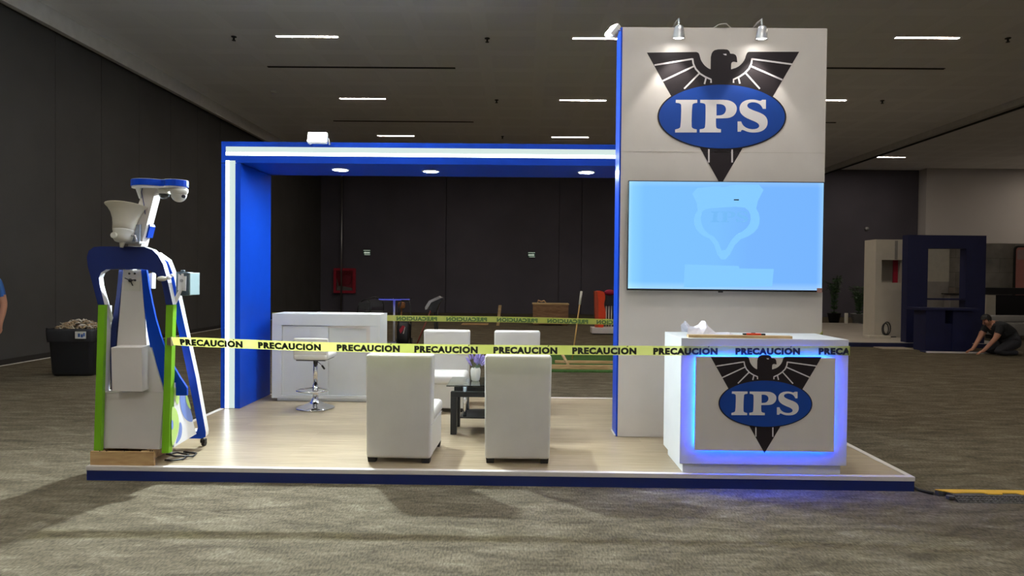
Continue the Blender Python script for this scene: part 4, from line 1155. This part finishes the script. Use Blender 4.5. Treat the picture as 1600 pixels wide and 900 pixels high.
# tall bistro table with blue rim
yb_ = 10.1
p = W(615.5, 536, yb_)
bt = thing('bar_table', 'tall round glass bar table with blue lit rim behind the cabinet', 'bar table', (p.x, yb_, 0))
tz_ = W(615, 466, yb_).z
b = B().lathe([(.40, tz_ - .006), (.405, tz_), (.40, tz_ + .006)], seg=40).obj('tabletop', glass, bt)
B().lathe([(.335, tz_ - .035), (.345, tz_ - .03), (.345, tz_ - .015), (.335, tz_ - .010)], seg=40, cap=True).obj('rim', mat('blue_violet_rim', (.10, .10, .55), .3, emit=(.12, .14, .8), es=.5), bt)
B().cyl((0, 0, .02), (0, 0, tz_ - .035), .026, seg=16).obj('pole', mat('pale_steel', (.75, .75, .82), .3, metal=.4), bt)
B().lathe([(.24, 0), (.24, .012), (.05, .03), (.03, .04)], seg=32).obj('base', steel, bt)
# black chairs behind it
def black_chair(x_, y_, rz, top, label):
    t = thing('bar_chair', label, 'chair', (x_, y_, 0), rz, 'black bar chairs behind the cabinet')
    sz = top - .32
    B().box((-.21, -.2, sz - .05), (.21, .2, sz), .02).obj('seat', black, t)
    pts = [(-.22, .18, sz)] + [(-.22 * math.cos(a), .2 + .06 * math.sin(a), sz + .12 + .20 * math.sin(a)) for a in [R(q) for q in range(0, 181, 15)]] + [(.22, .18, sz)]
    B().tube(pts, .014, 8).obj('back_frame', bmetal, t)
    B().box((-.19, .19, sz + .08), (.19, .205, sz + .25), .005).obj('backrest', mat('grey_mesh', (.05, .05, .055), .8), t)
    for sx in (-1, 1):
        for sy in (-1, 1):
            B().tube([(sx * .18, sy * .17, sz - .05), (sx * .22, sy * .21, 0)], .014, 8).obj('leg', bmetal, t)
q = W(584, 470, 11.0); black_chair(q.x, 11.0, R(8), W(584, 464.5, 11.2).z, 'black bar chair with curved top rail, behind the glass bar table')
q = W(559, 472, 10.6); black_chair(q.x, 10.6, R(-35), W(560, 468, 10.6).z, 'black bar chair turned sideways, farthest left behind the cabinet')
# hand trolley with black bag
q0_, q1_ = W(621, 538, 9.6), W(641, 470, 9.6)
tr = thing('hand_trolley', 'black hand trolley carrying a black bag, right of the bar table pole', 'trolley', ((q0_.x + q1_.x) / 2, 9.6, 0))
w_ = (q1_.x - q0_.x) / 2
b = B()
for s_ in (-1, 1): b.tube([(s_ * w_, .05, .05), (s_ * w_ * .97, .12, q1_.z - .2), (s_ * w_ * .6, .14, q1_.z)], .016, 8)
b.tube([(-w_ * .6, .14, q1_.z), (w_ * .6, .14, q1_.z)], .016, 8).tube([(-w_, .08, .45), (w_, .08, .45)], .012, 8).box((-w_, -.22, .03), (w_, .06, .045)); b.obj('frame', bmetal, tr)
for s_ in (-1, 1): B().cyl((s_ * (w_ + .03), .09, .08), (s_ * (w_ + .005), .09, .08), .08, seg=20).obj('wheel', rubber, tr)
bg = thing('equipment_bag', 'black bag with a red patch strapped on the hand trolley', 'bag', (tr.location.x, 9.55, .047))
loft([rrect(.11, .09, .04, 0), rrect(.13, .11, .05, .12), rrect(.13, .11, .05, .38), rrect(.10, .08, .05, .47)]).obj('body', black, bg)
B().prism([Vector((x_, -.113, z_)) for x_, z_ in ((-.07, .30), (.0, .40), (.06, .38), (.0, .28), (-.04, .22))], (0, .004, 0)).obj('patch', red, bg)
B().prism([Vector((x_, -.116, z_)) for x_, z_ in ((.01, .22), (.03, .22), (.06, .36), (.05, .37))], (0, .004, 0)).obj('patch', wplast, bg)
q = W(627, 477, 10.7)
tag(B().lathe([(.07, 0), (.085, .03), (.085, .12), (.06, .14), (.03, .15)], (q.x, 10.72, q.z - .07), seg=20).cyl((q.x, 10.72, 0), (q.x, 10.72, q.z - .07), .015).cyl((q.x, 10.72, 0), (q.x, 10.72, .02), .09).obj('amber_lamp', mat('amber_brown', (.30, .12, .03), .4), base=True), 'small amber lamp behind the bar table, above the trolley', 'lamp')
# folded display stand
q = W(678, 480, 9.0)
ms = thing('brochure_stand', 'folded black and grey brochure stand behind the left white chair', 'stand', (q.x, 9.0, 0))
za = W(678, 463, 9.0).z; zb = W(678, 484, 9.0).z
def s9(px_, py_, dy=0): return W(px_, py_, 9.0 + dy)
B().prism([s9(*p) for p in [(664.5, 484), (664, 480), (670, 470), (685, 463), (687, 464.5), (690, 465), (674, 472), (668, 483)]], (0, .3, 0)).obj('panel', mat('grey_board', (.35, .34, .36), .5), ms, world=True)
B().prism([s9(*p, .02) for p in [(670, 484), (673, 473), (691, 466), (692, 468), (685, 476), (681, 488), (676, 488)]], (0, .26, 0)).obj('tray', black, ms, world=True)
b = B()
for px_ in (679.5, 683): b.tube([s9(px_, 485, .1), s9(px_ + .5, 540, .1)], .02, 8)
b.obj('pole', bmetal, ms, world=True)
B().box((q.x - .25, 8.85, 0), (q.x + .3, 9.4, .02), .004).obj('base', bmetal, ms, world=True)
# leaning sticks and planks
def stick(p0, p1, r_, name, label, m_=pine, tip=None):
    t = thing(name, label, 'stick', (p0.x, p0.y, 0))
    d = (p1 - p0); n = d.normalized()
    B().tube([p0, p0 + d * (.8 if tip else 1)], r_, 6).obj('shaft', m_, t, world=True)
    if tip: B().tube([p0 + d * .8, p1], r_ * 1.7, 6).obj('tip', tip, t, world=True)
    return t
a = un(650, 541, 'z', 0.012); stick(a, W(673, 485, a.y + .35), .02, 'red_rod', 'dark red rod leaning on the brochure stand', mat('dark_red_rod', (.16, .03, .02), .5))
a = un(894, 561, 'z', .03); stick(a, W(908.5, 455, a.y + .15), .013, 'wooden_stick', 'long thin yellow stick with a white end, leaning behind the right chair', mat('yellow_pine', (.55, .33, .11), .6), wplast)
a = un(776, 509, 'z', .03)
t = thing('short_plank', 'short upright plank behind the right white chair back', 'plank', (a.x, a.y, 0))
B().prism([W(*p, a.y) for p in [(775.5, 509), (780, 509), (783.8, 477), (779, 477)]], (0, .04, 0)).obj('board', pine, t, world=True)
# green turf with planks on it
g0 = un(720, 581, 'z', 0); g1 = un(960, 582.5, 'z', 0)
tag(B().box((2.6, g1.y, 0), (7.2, 8.1, .02)).obj('turf_mat', mat('artificial_turf', (.035, .11, .015), .95, var=.3, vscale=30, bump=.6, bscale=200), base=True), 'green artificial turf mat on the carpet behind the booth', 'turf mat')
a = un(862, 573.5, 'z', .05); t = B().box((3.1, a.y - .02, .02), (6.4, a.y + .06, .085), .002).obj('timber_batten', plywood, base=True); tag(t, 'nearest long timber batten lying along the green turf', 'timber', 'timber battens on the turf')
a = un(862, 564.5, 'z', .05); t = B().box((3.75, a.y - .02, .02), (6.6, a.y + .08, .06), .002).obj('timber_batten', plywood, base=True); tag(t, 'farther timber batten lying on the green turf', 'timber', 'timber battens on the turf')
p0 = un(886, 567, 'z', .085); p1 = W(877, 551, p0.y + .1)
b = B().tube([p0 - (p1 - p0) * .25, p1], .03, 4); tag(b.obj('short_batten', pine, base=True), 'short timber offcut propped on the nearest batten, right of the chair', 'timber')
# wooden crate
yc = 16.0
a, c_ = W(832, 474, yc), W(889, 505, yc)
cr_ = thing('wooden_crate', 'large brown wooden crate standing before the black back wall', 'crate', ((a.x + c_.x) / 2, yc + .3, 0))
B().box((a.x + .02, yc, .04), (c_.x - .02, yc + .6, a.z - .04), .004).box((a.x + .05, yc + .05, 0), (a.x + .2, yc + .5, .04)).box((c_.x - .2, yc + .05, 0), (c_.x - .05, yc + .5, .04)).obj('body', crate_wood, cr_, world=True)
B().box((a.x, yc - .02, a.z - .04), (c_.x, yc + .62, a.z), .004).obj('lid', pine, cr_, world=True)
B().box((a.x + .16, yc - .012, .3), (a.x + .26, yc, a.z - .1)).box((a.x + .55, yc - .012, .05), (a.x + .6, yc, a.z - .1)).obj('cleat', crate_wood, cr_, world=True)
q = W(846, 471, yc + .2)
tag(B().tube([q + Vector((-.12, 0, .0)), q + Vector((-.1, 0, .07)), q + Vector((.0, 0, .03)), q + Vector((.08, 0, .06)), q + Vector((.14, 0, .0))], .022, 6).xf(Matrix.Translation((0, 0, a.z - q.z + .02))).obj('wood_offcuts', plywood, base=True), 'small wood offcuts on top of the brown crate', 'offcuts')
# loose board sheets on the far carpet
a, c_ = un(722, 506.5, 'z', 0), un(762, 508, 'z', 0)
tag(B().box((a.x, a.y - .3, 0), (c_.x, a.y + .25, .02)).obj('board_sheet', plywood, base=True), 'flat plywood sheet on the far carpet between the white chairs', 'board')
# orange sculpture on white plinth
yo = 12.95
pb = thing('white_plinth', 'low white plinth under the orange figure, behind the booth', 'plinth', (W(948, 520, yo).x, yo, 0))
a, c_ = W(925, 512, yo - .1), W(972, 523, yo - .1)
B().box((a.x, yo - .1, .03), (c_.x, yo + .35, a.z), .006).obj('slab', white, pb, world=True)
B().box((a.x + .05, yo - .05, 0), (c_.x - .05, yo + .3, .03)).obj('foot', rubber, pb, world=True)
of = thing('orange_figure', 'orange-red three-dimensional display figure on the low white plinth', 'display figure', (W(938, 512, yo).x, yo + .05, a.z))
fr_ = [(930, 454.5), (941, 454.5), (945, 458), (946, 466), (944.5, 471), (943.5, 476), (945.5, 482), (947, 492), (945.5, 500), (943, 505), (943, 512.5), (933, 512.5), (933, 500), (934, 494), (931, 486), (932, 478), (933, 470), (931, 462)]
B().prism([W(*p, yo) for p in chaikin(fr_, (), 1)], (0, .22, 0)).obj('body', orange, of, world=True)
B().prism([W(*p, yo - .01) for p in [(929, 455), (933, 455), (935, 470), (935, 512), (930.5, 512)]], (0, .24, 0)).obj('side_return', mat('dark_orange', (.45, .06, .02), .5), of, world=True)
yk = 13.6
dm = thing('display_rack', 'black rack on slim pale legs beside the orange figure', 'rack', (W(953, 500, yk).x, yk + .1, 0))
a, c_ = W(946, 462, yk), W(970, 478, yk)
B().box((a.x, yk, c_.z), (c_.x, yk + .3, a.z), .01).obj('top', black, dm, world=True)
for px_ in (947.5, 951.5, 955.5, 960, 966):
    q = W(px_, 480, yk + .05); B().cyl((q.x, yk + .05, 0), (q.x, yk + .05, c_.z), .016, seg=10).obj('leg', wplast, dm, world=True)
q = W(953, 455, yk + .1)
tag(B().sphere((q.x, yk + .12, a.z + .085), .13, (1.2, .8, .65), 16).obj('red_cushion', mat('crimson_cloth', (.30, .005, .04), .7, bump=.3), base=True), 'crimson cushion on top of the black rack', 'cushion')

# ------------------------------------------------------------------ neighbouring booth on the right
nb = thing('neighbour_platform', 'low white neighbouring booth platform with navy edge, right of the tower', 'platform', (12.4, 12.5, 0))
B().box((9.6, 10.42, .004), (14.3, 17.2, PLAT)).obj('deck', mat('pale_decking', (.42, .38, .33), .6, var=.1, vscale=2), nb, world=True)
B().box((9.58, 10.39, 0), (14.32, 10.42, PLAT - .012)).obj('fascia_board', dnavy, nb, world=True)
yp = 10.46
nf = thing('navy_portal', 'navy blue portal frame with a square opening on the neighbouring platform', 'portal frame', (12.85, yp + .1, PLAT))
o4 = [W(1419, 367, yp), W(1541.5, 368, yp)]
xl, xr, zt = o4[0].x, o4[1].x, o4[0].z
i0, i1 = W(1450.5, 388, yp), W(1508.5, 466.5, yp)
zcut = W(1480, 482, yp).z
B().box((xl, yp, PLAT), (i0.x, yp + .22, zt)).obj('column', dnavy, nf, world=True)
B().box((i1.x, yp, PLAT), (xr, yp + .22, zt)).obj('column', dnavy, nf, world=True)
B().box((i0.x, yp, i0.z), (i1.x, yp + .22, zt)).obj('lintel', dnavy, nf, world=True)
B().box((i0.x, yp, i1.z - .04), (i1.x, yp + .22, i1.z)).obj('sill', dnavy, nf, world=True)
# its counter, in front on the carpet
yq = 9.55
a, c_ = W(1438, 481, yq), W(1531, 485, yq)
nc = thing('navy_counter', 'navy blue counter with an open gap, standing before the navy portal', 'counter', ((a.x + c_.x) / 2, yq + .3, 0))
B().box((a.x, yq, a.z - .05), (c_.x, yq + .5, a.z), .002).obj('worktop', dnavy, nc, world=True)
g0_, g1_ = W(1478, 500, yq), W(1492, 500, yq)
l0, r1_ = W(1448, 500, yq).x, W(1523, 500, yq).x
B().box((l0, yq + .03, .0), (g0_.x, yq + .47, a.z - .05)).obj('cupboard', dnavy, nc, world=True)
B().box((g1_.x, yq + .06, .0), (r1_, yq + .47, a.z - .05)).obj('cupboard', dnavy, nc, world=True)
B().box((g0_.x, yq + .1, 0), (g1_.x, yq + .47, W(1485, 506, yq + .1).z)).obj('shelf', dnavy, nc, world=True)
# boards on the carpet
a = un(1436, 549, 'z', 0)
tag(B().box((0, -.18, 0), (1.75, .02, .02)).xf(Matrix.Translation((a.x, yq - .05, 0)) @ Matrix.Rotation(R(-2), 4, 'Z')).obj('navy_board', dnavy, base=True), 'flat navy panel lying on the carpet before the navy counter', 'board')
tag(B().box((0, -.02, 0), (1.75, .02, .03)).xf(Matrix.Translation((a.x, yq - .26, 0)) @ Matrix.Rotation(R(-2), 4, 'Z')).obj('loose_batten', white, base=True), 'thin white batten lying along the navy panel on the carpet', 'batten')
tag(B().box((11.15, 9.9, 0), (11.82, 10.3, .018)).obj('pale_board', mat('beige_board', (.35, .29, .23), .7), base=True), 'pale beige board lying on the carpet left of the navy counter', 'board')
# white booth wall unit
yu = 11.8
a, c_ = W(1369, 374, yu), W(1417.5, 530, yu)
o0, o1 = W(1378, 406, yu), W(1414, 442, yu)
nu = thing('display_unit', 'tall white display unit with a square niche, left of the navy portal', 'display unit', ((a.x + c_.x) / 2, yu + .3, PLAT))
dz = .55
cream = mat('cream_board', (.50, .46, .39), .6, var=.03)
b = B().box((a.x, yu, PLAT), (o0.x, yu + dz, a.z)).box((o1.x, yu, PLAT), (c_.x, yu + dz, a.z)).box((o0.x, yu, PLAT), (o1.x, yu + dz, o1.z)).box((o0.x, yu, o0.z), (o1.x, yu + dz, a.z)).box((o0.x, yu + dz - .02, o1.z), (o1.x, yu + dz, o0.z))
b.obj('body', cream, nu, world=True)
tag(B().box((W(1396, 420, yu + .3).x, yu + .3, o1.z), (W(1403, 420, yu + .3).x, yu + .34, o0.z)).obj('red_divider', red, nu, world=True), 'red upright strip inside the niche')
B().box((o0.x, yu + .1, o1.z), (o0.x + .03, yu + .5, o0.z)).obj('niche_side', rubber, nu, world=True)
q = W(1398, 400, yu); B().box((q.x, yu - .006, o0.z + .01), (q.x + .07, yu, a.z - .03)).obj('groove_strip', concrete, nu, world=True)
B().box((a.x - .3, yu - .35, PLAT), (a.x + .22, yu - .02, PLAT + .06), .004).obj('step', cream, nu, world=True)
# cable bundle against the unit
q = un(1388, 525, 'z', PLAT) + Vector((-.34, -.22, 0))
b = B()
for i in range(5):
    r_ = .10 + .02 * i; b.tube([Vector((q.x + (-.05 + .03 * i) + r_ * .5 * math.cos(t_), q.y - .12 - .02 * i, PLAT + .145 + .02 * i + (r_ + .03 * (i == 0)) * math.sin(t_) * .9)) for t_ in [2 * PI * j / 16 for j in range(16)]], .012, 6, closed=True)
b.tube([(q.x - .4, q.y - .25, PLAT + .012), (q.x - .1, q.y - .18, PLAT + .014), (q.x + .3, q.y - .2, PLAT + .012)], .011, 6)
tag(b.obj('cable_bundle', black, base=True), 'black cable bundle leaning at the foot of the white display unit', 'cable')
# potted plants
def plant(px_, pyb, y_, w_, hgt, n, lab_pot, lab_pl, fr_h, fr_r, pm, seed):
    q = W(px_, pyb, y_); rr_ = random.Random(seed)
    pt = thing('plant_pot', lab_pot, 'plant pot', (q.x, y_, PLAT if 9.6 < q.x < 14.3 and 10.4 < y_ < 17.2 else 0))
    B().lathe([(w_ * .62, 0), (w_, hgt), (w_ * 1.03, hgt), (w_ * .95, hgt - .01), (w_ * .9, hgt - .03)], seg=4 if False else 24).obj('body', pm, pt)
    pl = thing('potted_fern', lab_pl, 'plant', (q.x, y_, pt.location.z + hgt - .03))
    for i in range(n):
        a_ = rr_.uniform(0, 2 * PI); rad = rr_.uniform(.4, 1) * fr_r; hh = fr_h * rr_.uniform(.6, 1)
        pts_ = [Vector((rad * math.cos(a_) * t_ ** 1.4, rad * math.sin(a_) * t_ ** 1.4, hh * math.sin(t_ * 1.9) / math.sin(1.57) * .9)) for t_ in [j / 6 for j in range(7)]]
        b = B().tube(pts_, [.008, .007, .006, .005, .004, .003, .002], 5)
        sd = Vector((-math.sin(a_), math.cos(a_), 0))
        for j in range(1, 7):
            for jj in (0, .5):
                p_ = pts_[j - 1].lerp(pts_[j], jj)
                d_ = (pts_[j] - pts_[j - 1]).normalized()
                for s_ in (-1, 1):
                    tip_ = p_ + sd * s_ * .13 + d_ * .10 - Vector((0, 0, .03))
                    m1 = p_ + d_ * .03
                    b.bm.faces.new([b.bm.verts.new(p_), b.bm.verts.new(m1.lerp(tip_, .5) + d_ * .015), b.bm.verts.new(tip_), b.bm.verts.new(p_.lerp(tip_, .5) - d_ * .01)])
        b.obj('frond', leaf, pl)
potw = mat('grey_white_pot', (.36, .37, .37), .6)
plant(1342, 497, 17.6, .26, .40, 14, 'grey-white tapered plant pot on the neighbouring booth floor', 'dark palm in the grey-white pot beside the display unit', 1.1, .42, potw, 3)
plant(1303, 500, 17.9, .22, .40, 14, 'dark plant pot just right of the television', 'dark tall palm just right of the television edge', 1.5, .42, mat('black_pot', (.03, .03, .03), .6), 9)
a = un(1322, 506, 'z', PLAT)
tag(B().lathe([(.05, 0), (.055, .01), (.055, .33), (.05, .35), (.01, .352)], (a.x, a.y, PLAT), seg=20).obj('white_cylinder', wplast, base=True), 'slim white cylinder standing left of the grey-white plant pot', 'cylinder')
# stands farther right: panels, screens, bench
yv = 15.5
def vbox(x0, y0, x1, y1, yy, d_, m_, name, parent, bev=.0):
    a_, c1 = W(x0, y0, yy), W(x1, y1, yy)
    return B().box((a_.x, yy, min(a_.z, c1.z)), (c1.x, yy + d_, max(a_.z, c1.z)), bev).obj(name, m_, parent, world=True)
pn = thing('pale_booth_wall', 'pale booth wall seen through the navy portal opening', 'booth wall', (W(1467, 500, yv).x, yv, 0))
wx = W(1440, 380, yv), W(1484, 380, yv)
zmid = W(1467, 440, yv).z
B().box((wx[0].x, yv, zmid), (wx[1].x, yv + .1, 2.75)).obj('upper_panel', mat('pale_cream_panel', (.50, .47, .40), .7), pn, world=True)
B().box((wx[0].x, yv, 0), (wx[1].x, yv + .1, zmid)).obj('lower_panel', mat('warm_grey_panel', (.30, .28, .26), .7), pn, world=True)
ph = thing('printed_backdrop', 'grey marbled printed backdrop on the far right booth', 'backdrop', (W(1560, 500, yv + .4).x, yv + .4, 0))
m_, nt, bb = node_mat('marbled_print')
tc = nt.nodes.new('ShaderNodeTexCoord'); br = nt.nodes.new('ShaderNodeTexBrick'); br.offset = .5
br.inputs['Scale'].default_value = 1; br.inputs['Brick Width'].default_value = .9; br.inputs['Row Height'].default_value = .45; br.inputs['Mortar Size'].default_value = .006
br.inputs['Color1'].default_value = (.34, .32, .30, 1); br.inputs['Color2'].default_value = (.26, .245, .23, 1); br.inputs['Mortar'].default_value = (.17, .16, .15, 1)
mp = nt.nodes.new('ShaderNodeMapping'); mp.inputs['Rotation'].default_value = (R(90), 0, 0)
nz = nt.nodes.new('ShaderNodeTexNoise'); nz.inputs['Scale'].default_value = 1.3; nz.inputs['Detail'].default_value = 6
rm = nt.nodes.new('ShaderNodeValToRGB'); rm.color_ramp.elements[0].position = .35; rm.color_ramp.elements[1].position = .7; rm.color_ramp.elements[0].color = (.6, .6, .6, 1); rm.color_ramp.elements[1].color = (1.35, 1.3, 1.2, 1)
mxx = nt.nodes.new('ShaderNodeMix'); mxx.data_type = 'RGBA'; mxx.blend_type = 'MULTIPLY'; mxx.inputs['Factor'].default_value = 1
for s1, s2 in ((tc.outputs['Object'], mp.inputs['Vector']), (mp.outputs['Vector'], br.inputs['Vector']), (tc.outputs['Object'], nz.inputs['Vector']), (nz.outputs['Fac'], rm.inputs['Fac']), (br.outputs['Color'], mxx.inputs[6]), (rm.outputs['Color'], mxx.inputs[7]), (mxx.outputs[2], bb.inputs['Base Color'])): nt.links.new(s1, s2)
bb.inputs['Roughness'].default_value = .8
xa, xb_ = W(1484, 380, yv + .4).x, W(1640, 380, yv + .4).x
B().box((xa, yv + .4, .0), (xb_, yv + .5, W(1570, 380.5, yv + .4).z)).obj('panel', m_, ph, world=True)
# small lit corner counter seen through opening
sk = thing('grey_side_unit', 'small grey unit on a ledge, seen through the navy portal opening', 'side unit', (W(1497, 460, yv - .3).x, yv - .2, 0))
vbox(1484, 458.5, 1512, 460.5, yv - .5, .4, rubber, 'ledge', sk); vbox(1492, 449, 1512, 458.5, yv - .45, .3, mat('taupe_box', (.16, .14, .12), .7), 'box', sk)
B().box((W(1486, 470, yv - .45).x, yv - .42, 0), (W(1510, 470, yv - .45).x, yv - .12, W(1490, 460.5, yv - .5).z)).obj('carcass', mat('grey_carcass', (.24, .22, .21), .7), sk, world=True)
bnr = thing('phone_banner', 'tall pinkish banner with a dark rounded frame at the right edge', 'banner', (W(1592, 450, yv - .1).x, yv - .1, 0))
zt_, zb_ = W(1590, 384, yv - .1).z, 0.0
x0_, x1_ = W(1585, 400, yv - .1).x, W(1620, 400, yv - .1).x
def rr2(x0, x1, z0, z1, r_, yy):
    o = []
    for cx_, cz_, a0 in ((x1 - r_, z1 - r_, 0), (x0 + r_, z1 - r_, 90), (x0 + r_, z0 + r_, 180), (x1 - r_, z0 + r_, 270)):
        for i in range(6): a_ = R(a0 + 18 * i); o.append(Vector((cx_ + r_ * math.cos(a_), yy, cz_ + r_ * math.sin(a_))))
    return o
B().prism(rr2(x0_, x1_, .02, zt_, .12, yv - .1), (0, .05, 0)).box((x0_ + .05, yv - .18, 0), (x1_ - .05, yv + .02, .02)).obj('frame', rubber, bnr, world=True)
B().prism(rr2(x0_ + .05, x1_ - .05, .07, zt_ - .05, .09, yv - .104), (0, .003, 0)).obj('print', mat('salmon_print', (.50, .20, .17), .6), bnr, world=True)
b = B().prism(rr2(x0_ + .08, x1_ - .08, zt_ - .42, zt_ - .12, .05, yv - .108), (0, .003, 0)); b.obj('emblem', mat('pale_salmon', (.42, .30, .28), .6), bnr, world=True)
yt = 14.2
bs_ = thing('far_counter', 'long black-topped counter with white end panel at the right edge', 'counter', (W(1575, 500, yt).x, yt + .3, 0))
vbox(1538, 449.5, 1650, 461, yt, .6, black, 'worktop', bs_, .004)
a_ = W(1541, 462, yt + .02); c1 = W(1556, 462, yt + .02)
B().box((a_.x, yt + .02, 0), (c1.x, yt + .55, W(1545, 461, yt).z)).obj('end_panel', cream, bs_, world=True)
a_ = W(1557, 461, yt + .05); c1 = W(1650, 498.5, yt + .05)
B().box((a_.x, yt + .05, c1.z), (c1.x, yt + .5, W(1557, 461, yt).z)).obj('screen', mat('black_gloss', (.008, .008, .01), .15), bs_, world=True)
B().box((a_.x, yt + .1, 0), (c1.x, yt + .5, c1.z)).obj('base', concrete, bs_, world=True)
sf = thing('grey_bench', 'light grey bench behind the kneeling person at the right edge', 'bench', (W(1590, 520, 12.6).x, 12.8, 0))
a_ = W(1557, 500, 12.6); c1 = W(1640, 522, 12.6)
B().box((a_.x, 12.6, c1.z - .06), (c1.x, 13.2, a_.z - .08), .03, seg=3).obj('seat', concrete, sf, world=True, smooth=True)
B().box((a_.x + .02, 13.06, a_.z - .08), (c1.x, 13.2, a_.z + .1), .03, seg=3).obj('backrest', mat('pale_grey_textile', (.30, .29, .28), .8), sf, world=True, smooth=True)
for xx in (a_.x + .1, c1.x - .1): B().box((xx - .03, 12.7, 0), (xx + .03, 13.1, c1.z - .06)).obj('leg', bmetal, sf, world=True)

# no sky: the hall is closed
w = bpy.data.worlds.new('hall_dark'); scene.world = w; w.use_nodes = True
w.node_tree.nodes['Background'].inputs[0].default_value = (0, 0, 0, 1)
w.node_tree.nodes['Background'].inputs[1].default_value = 0
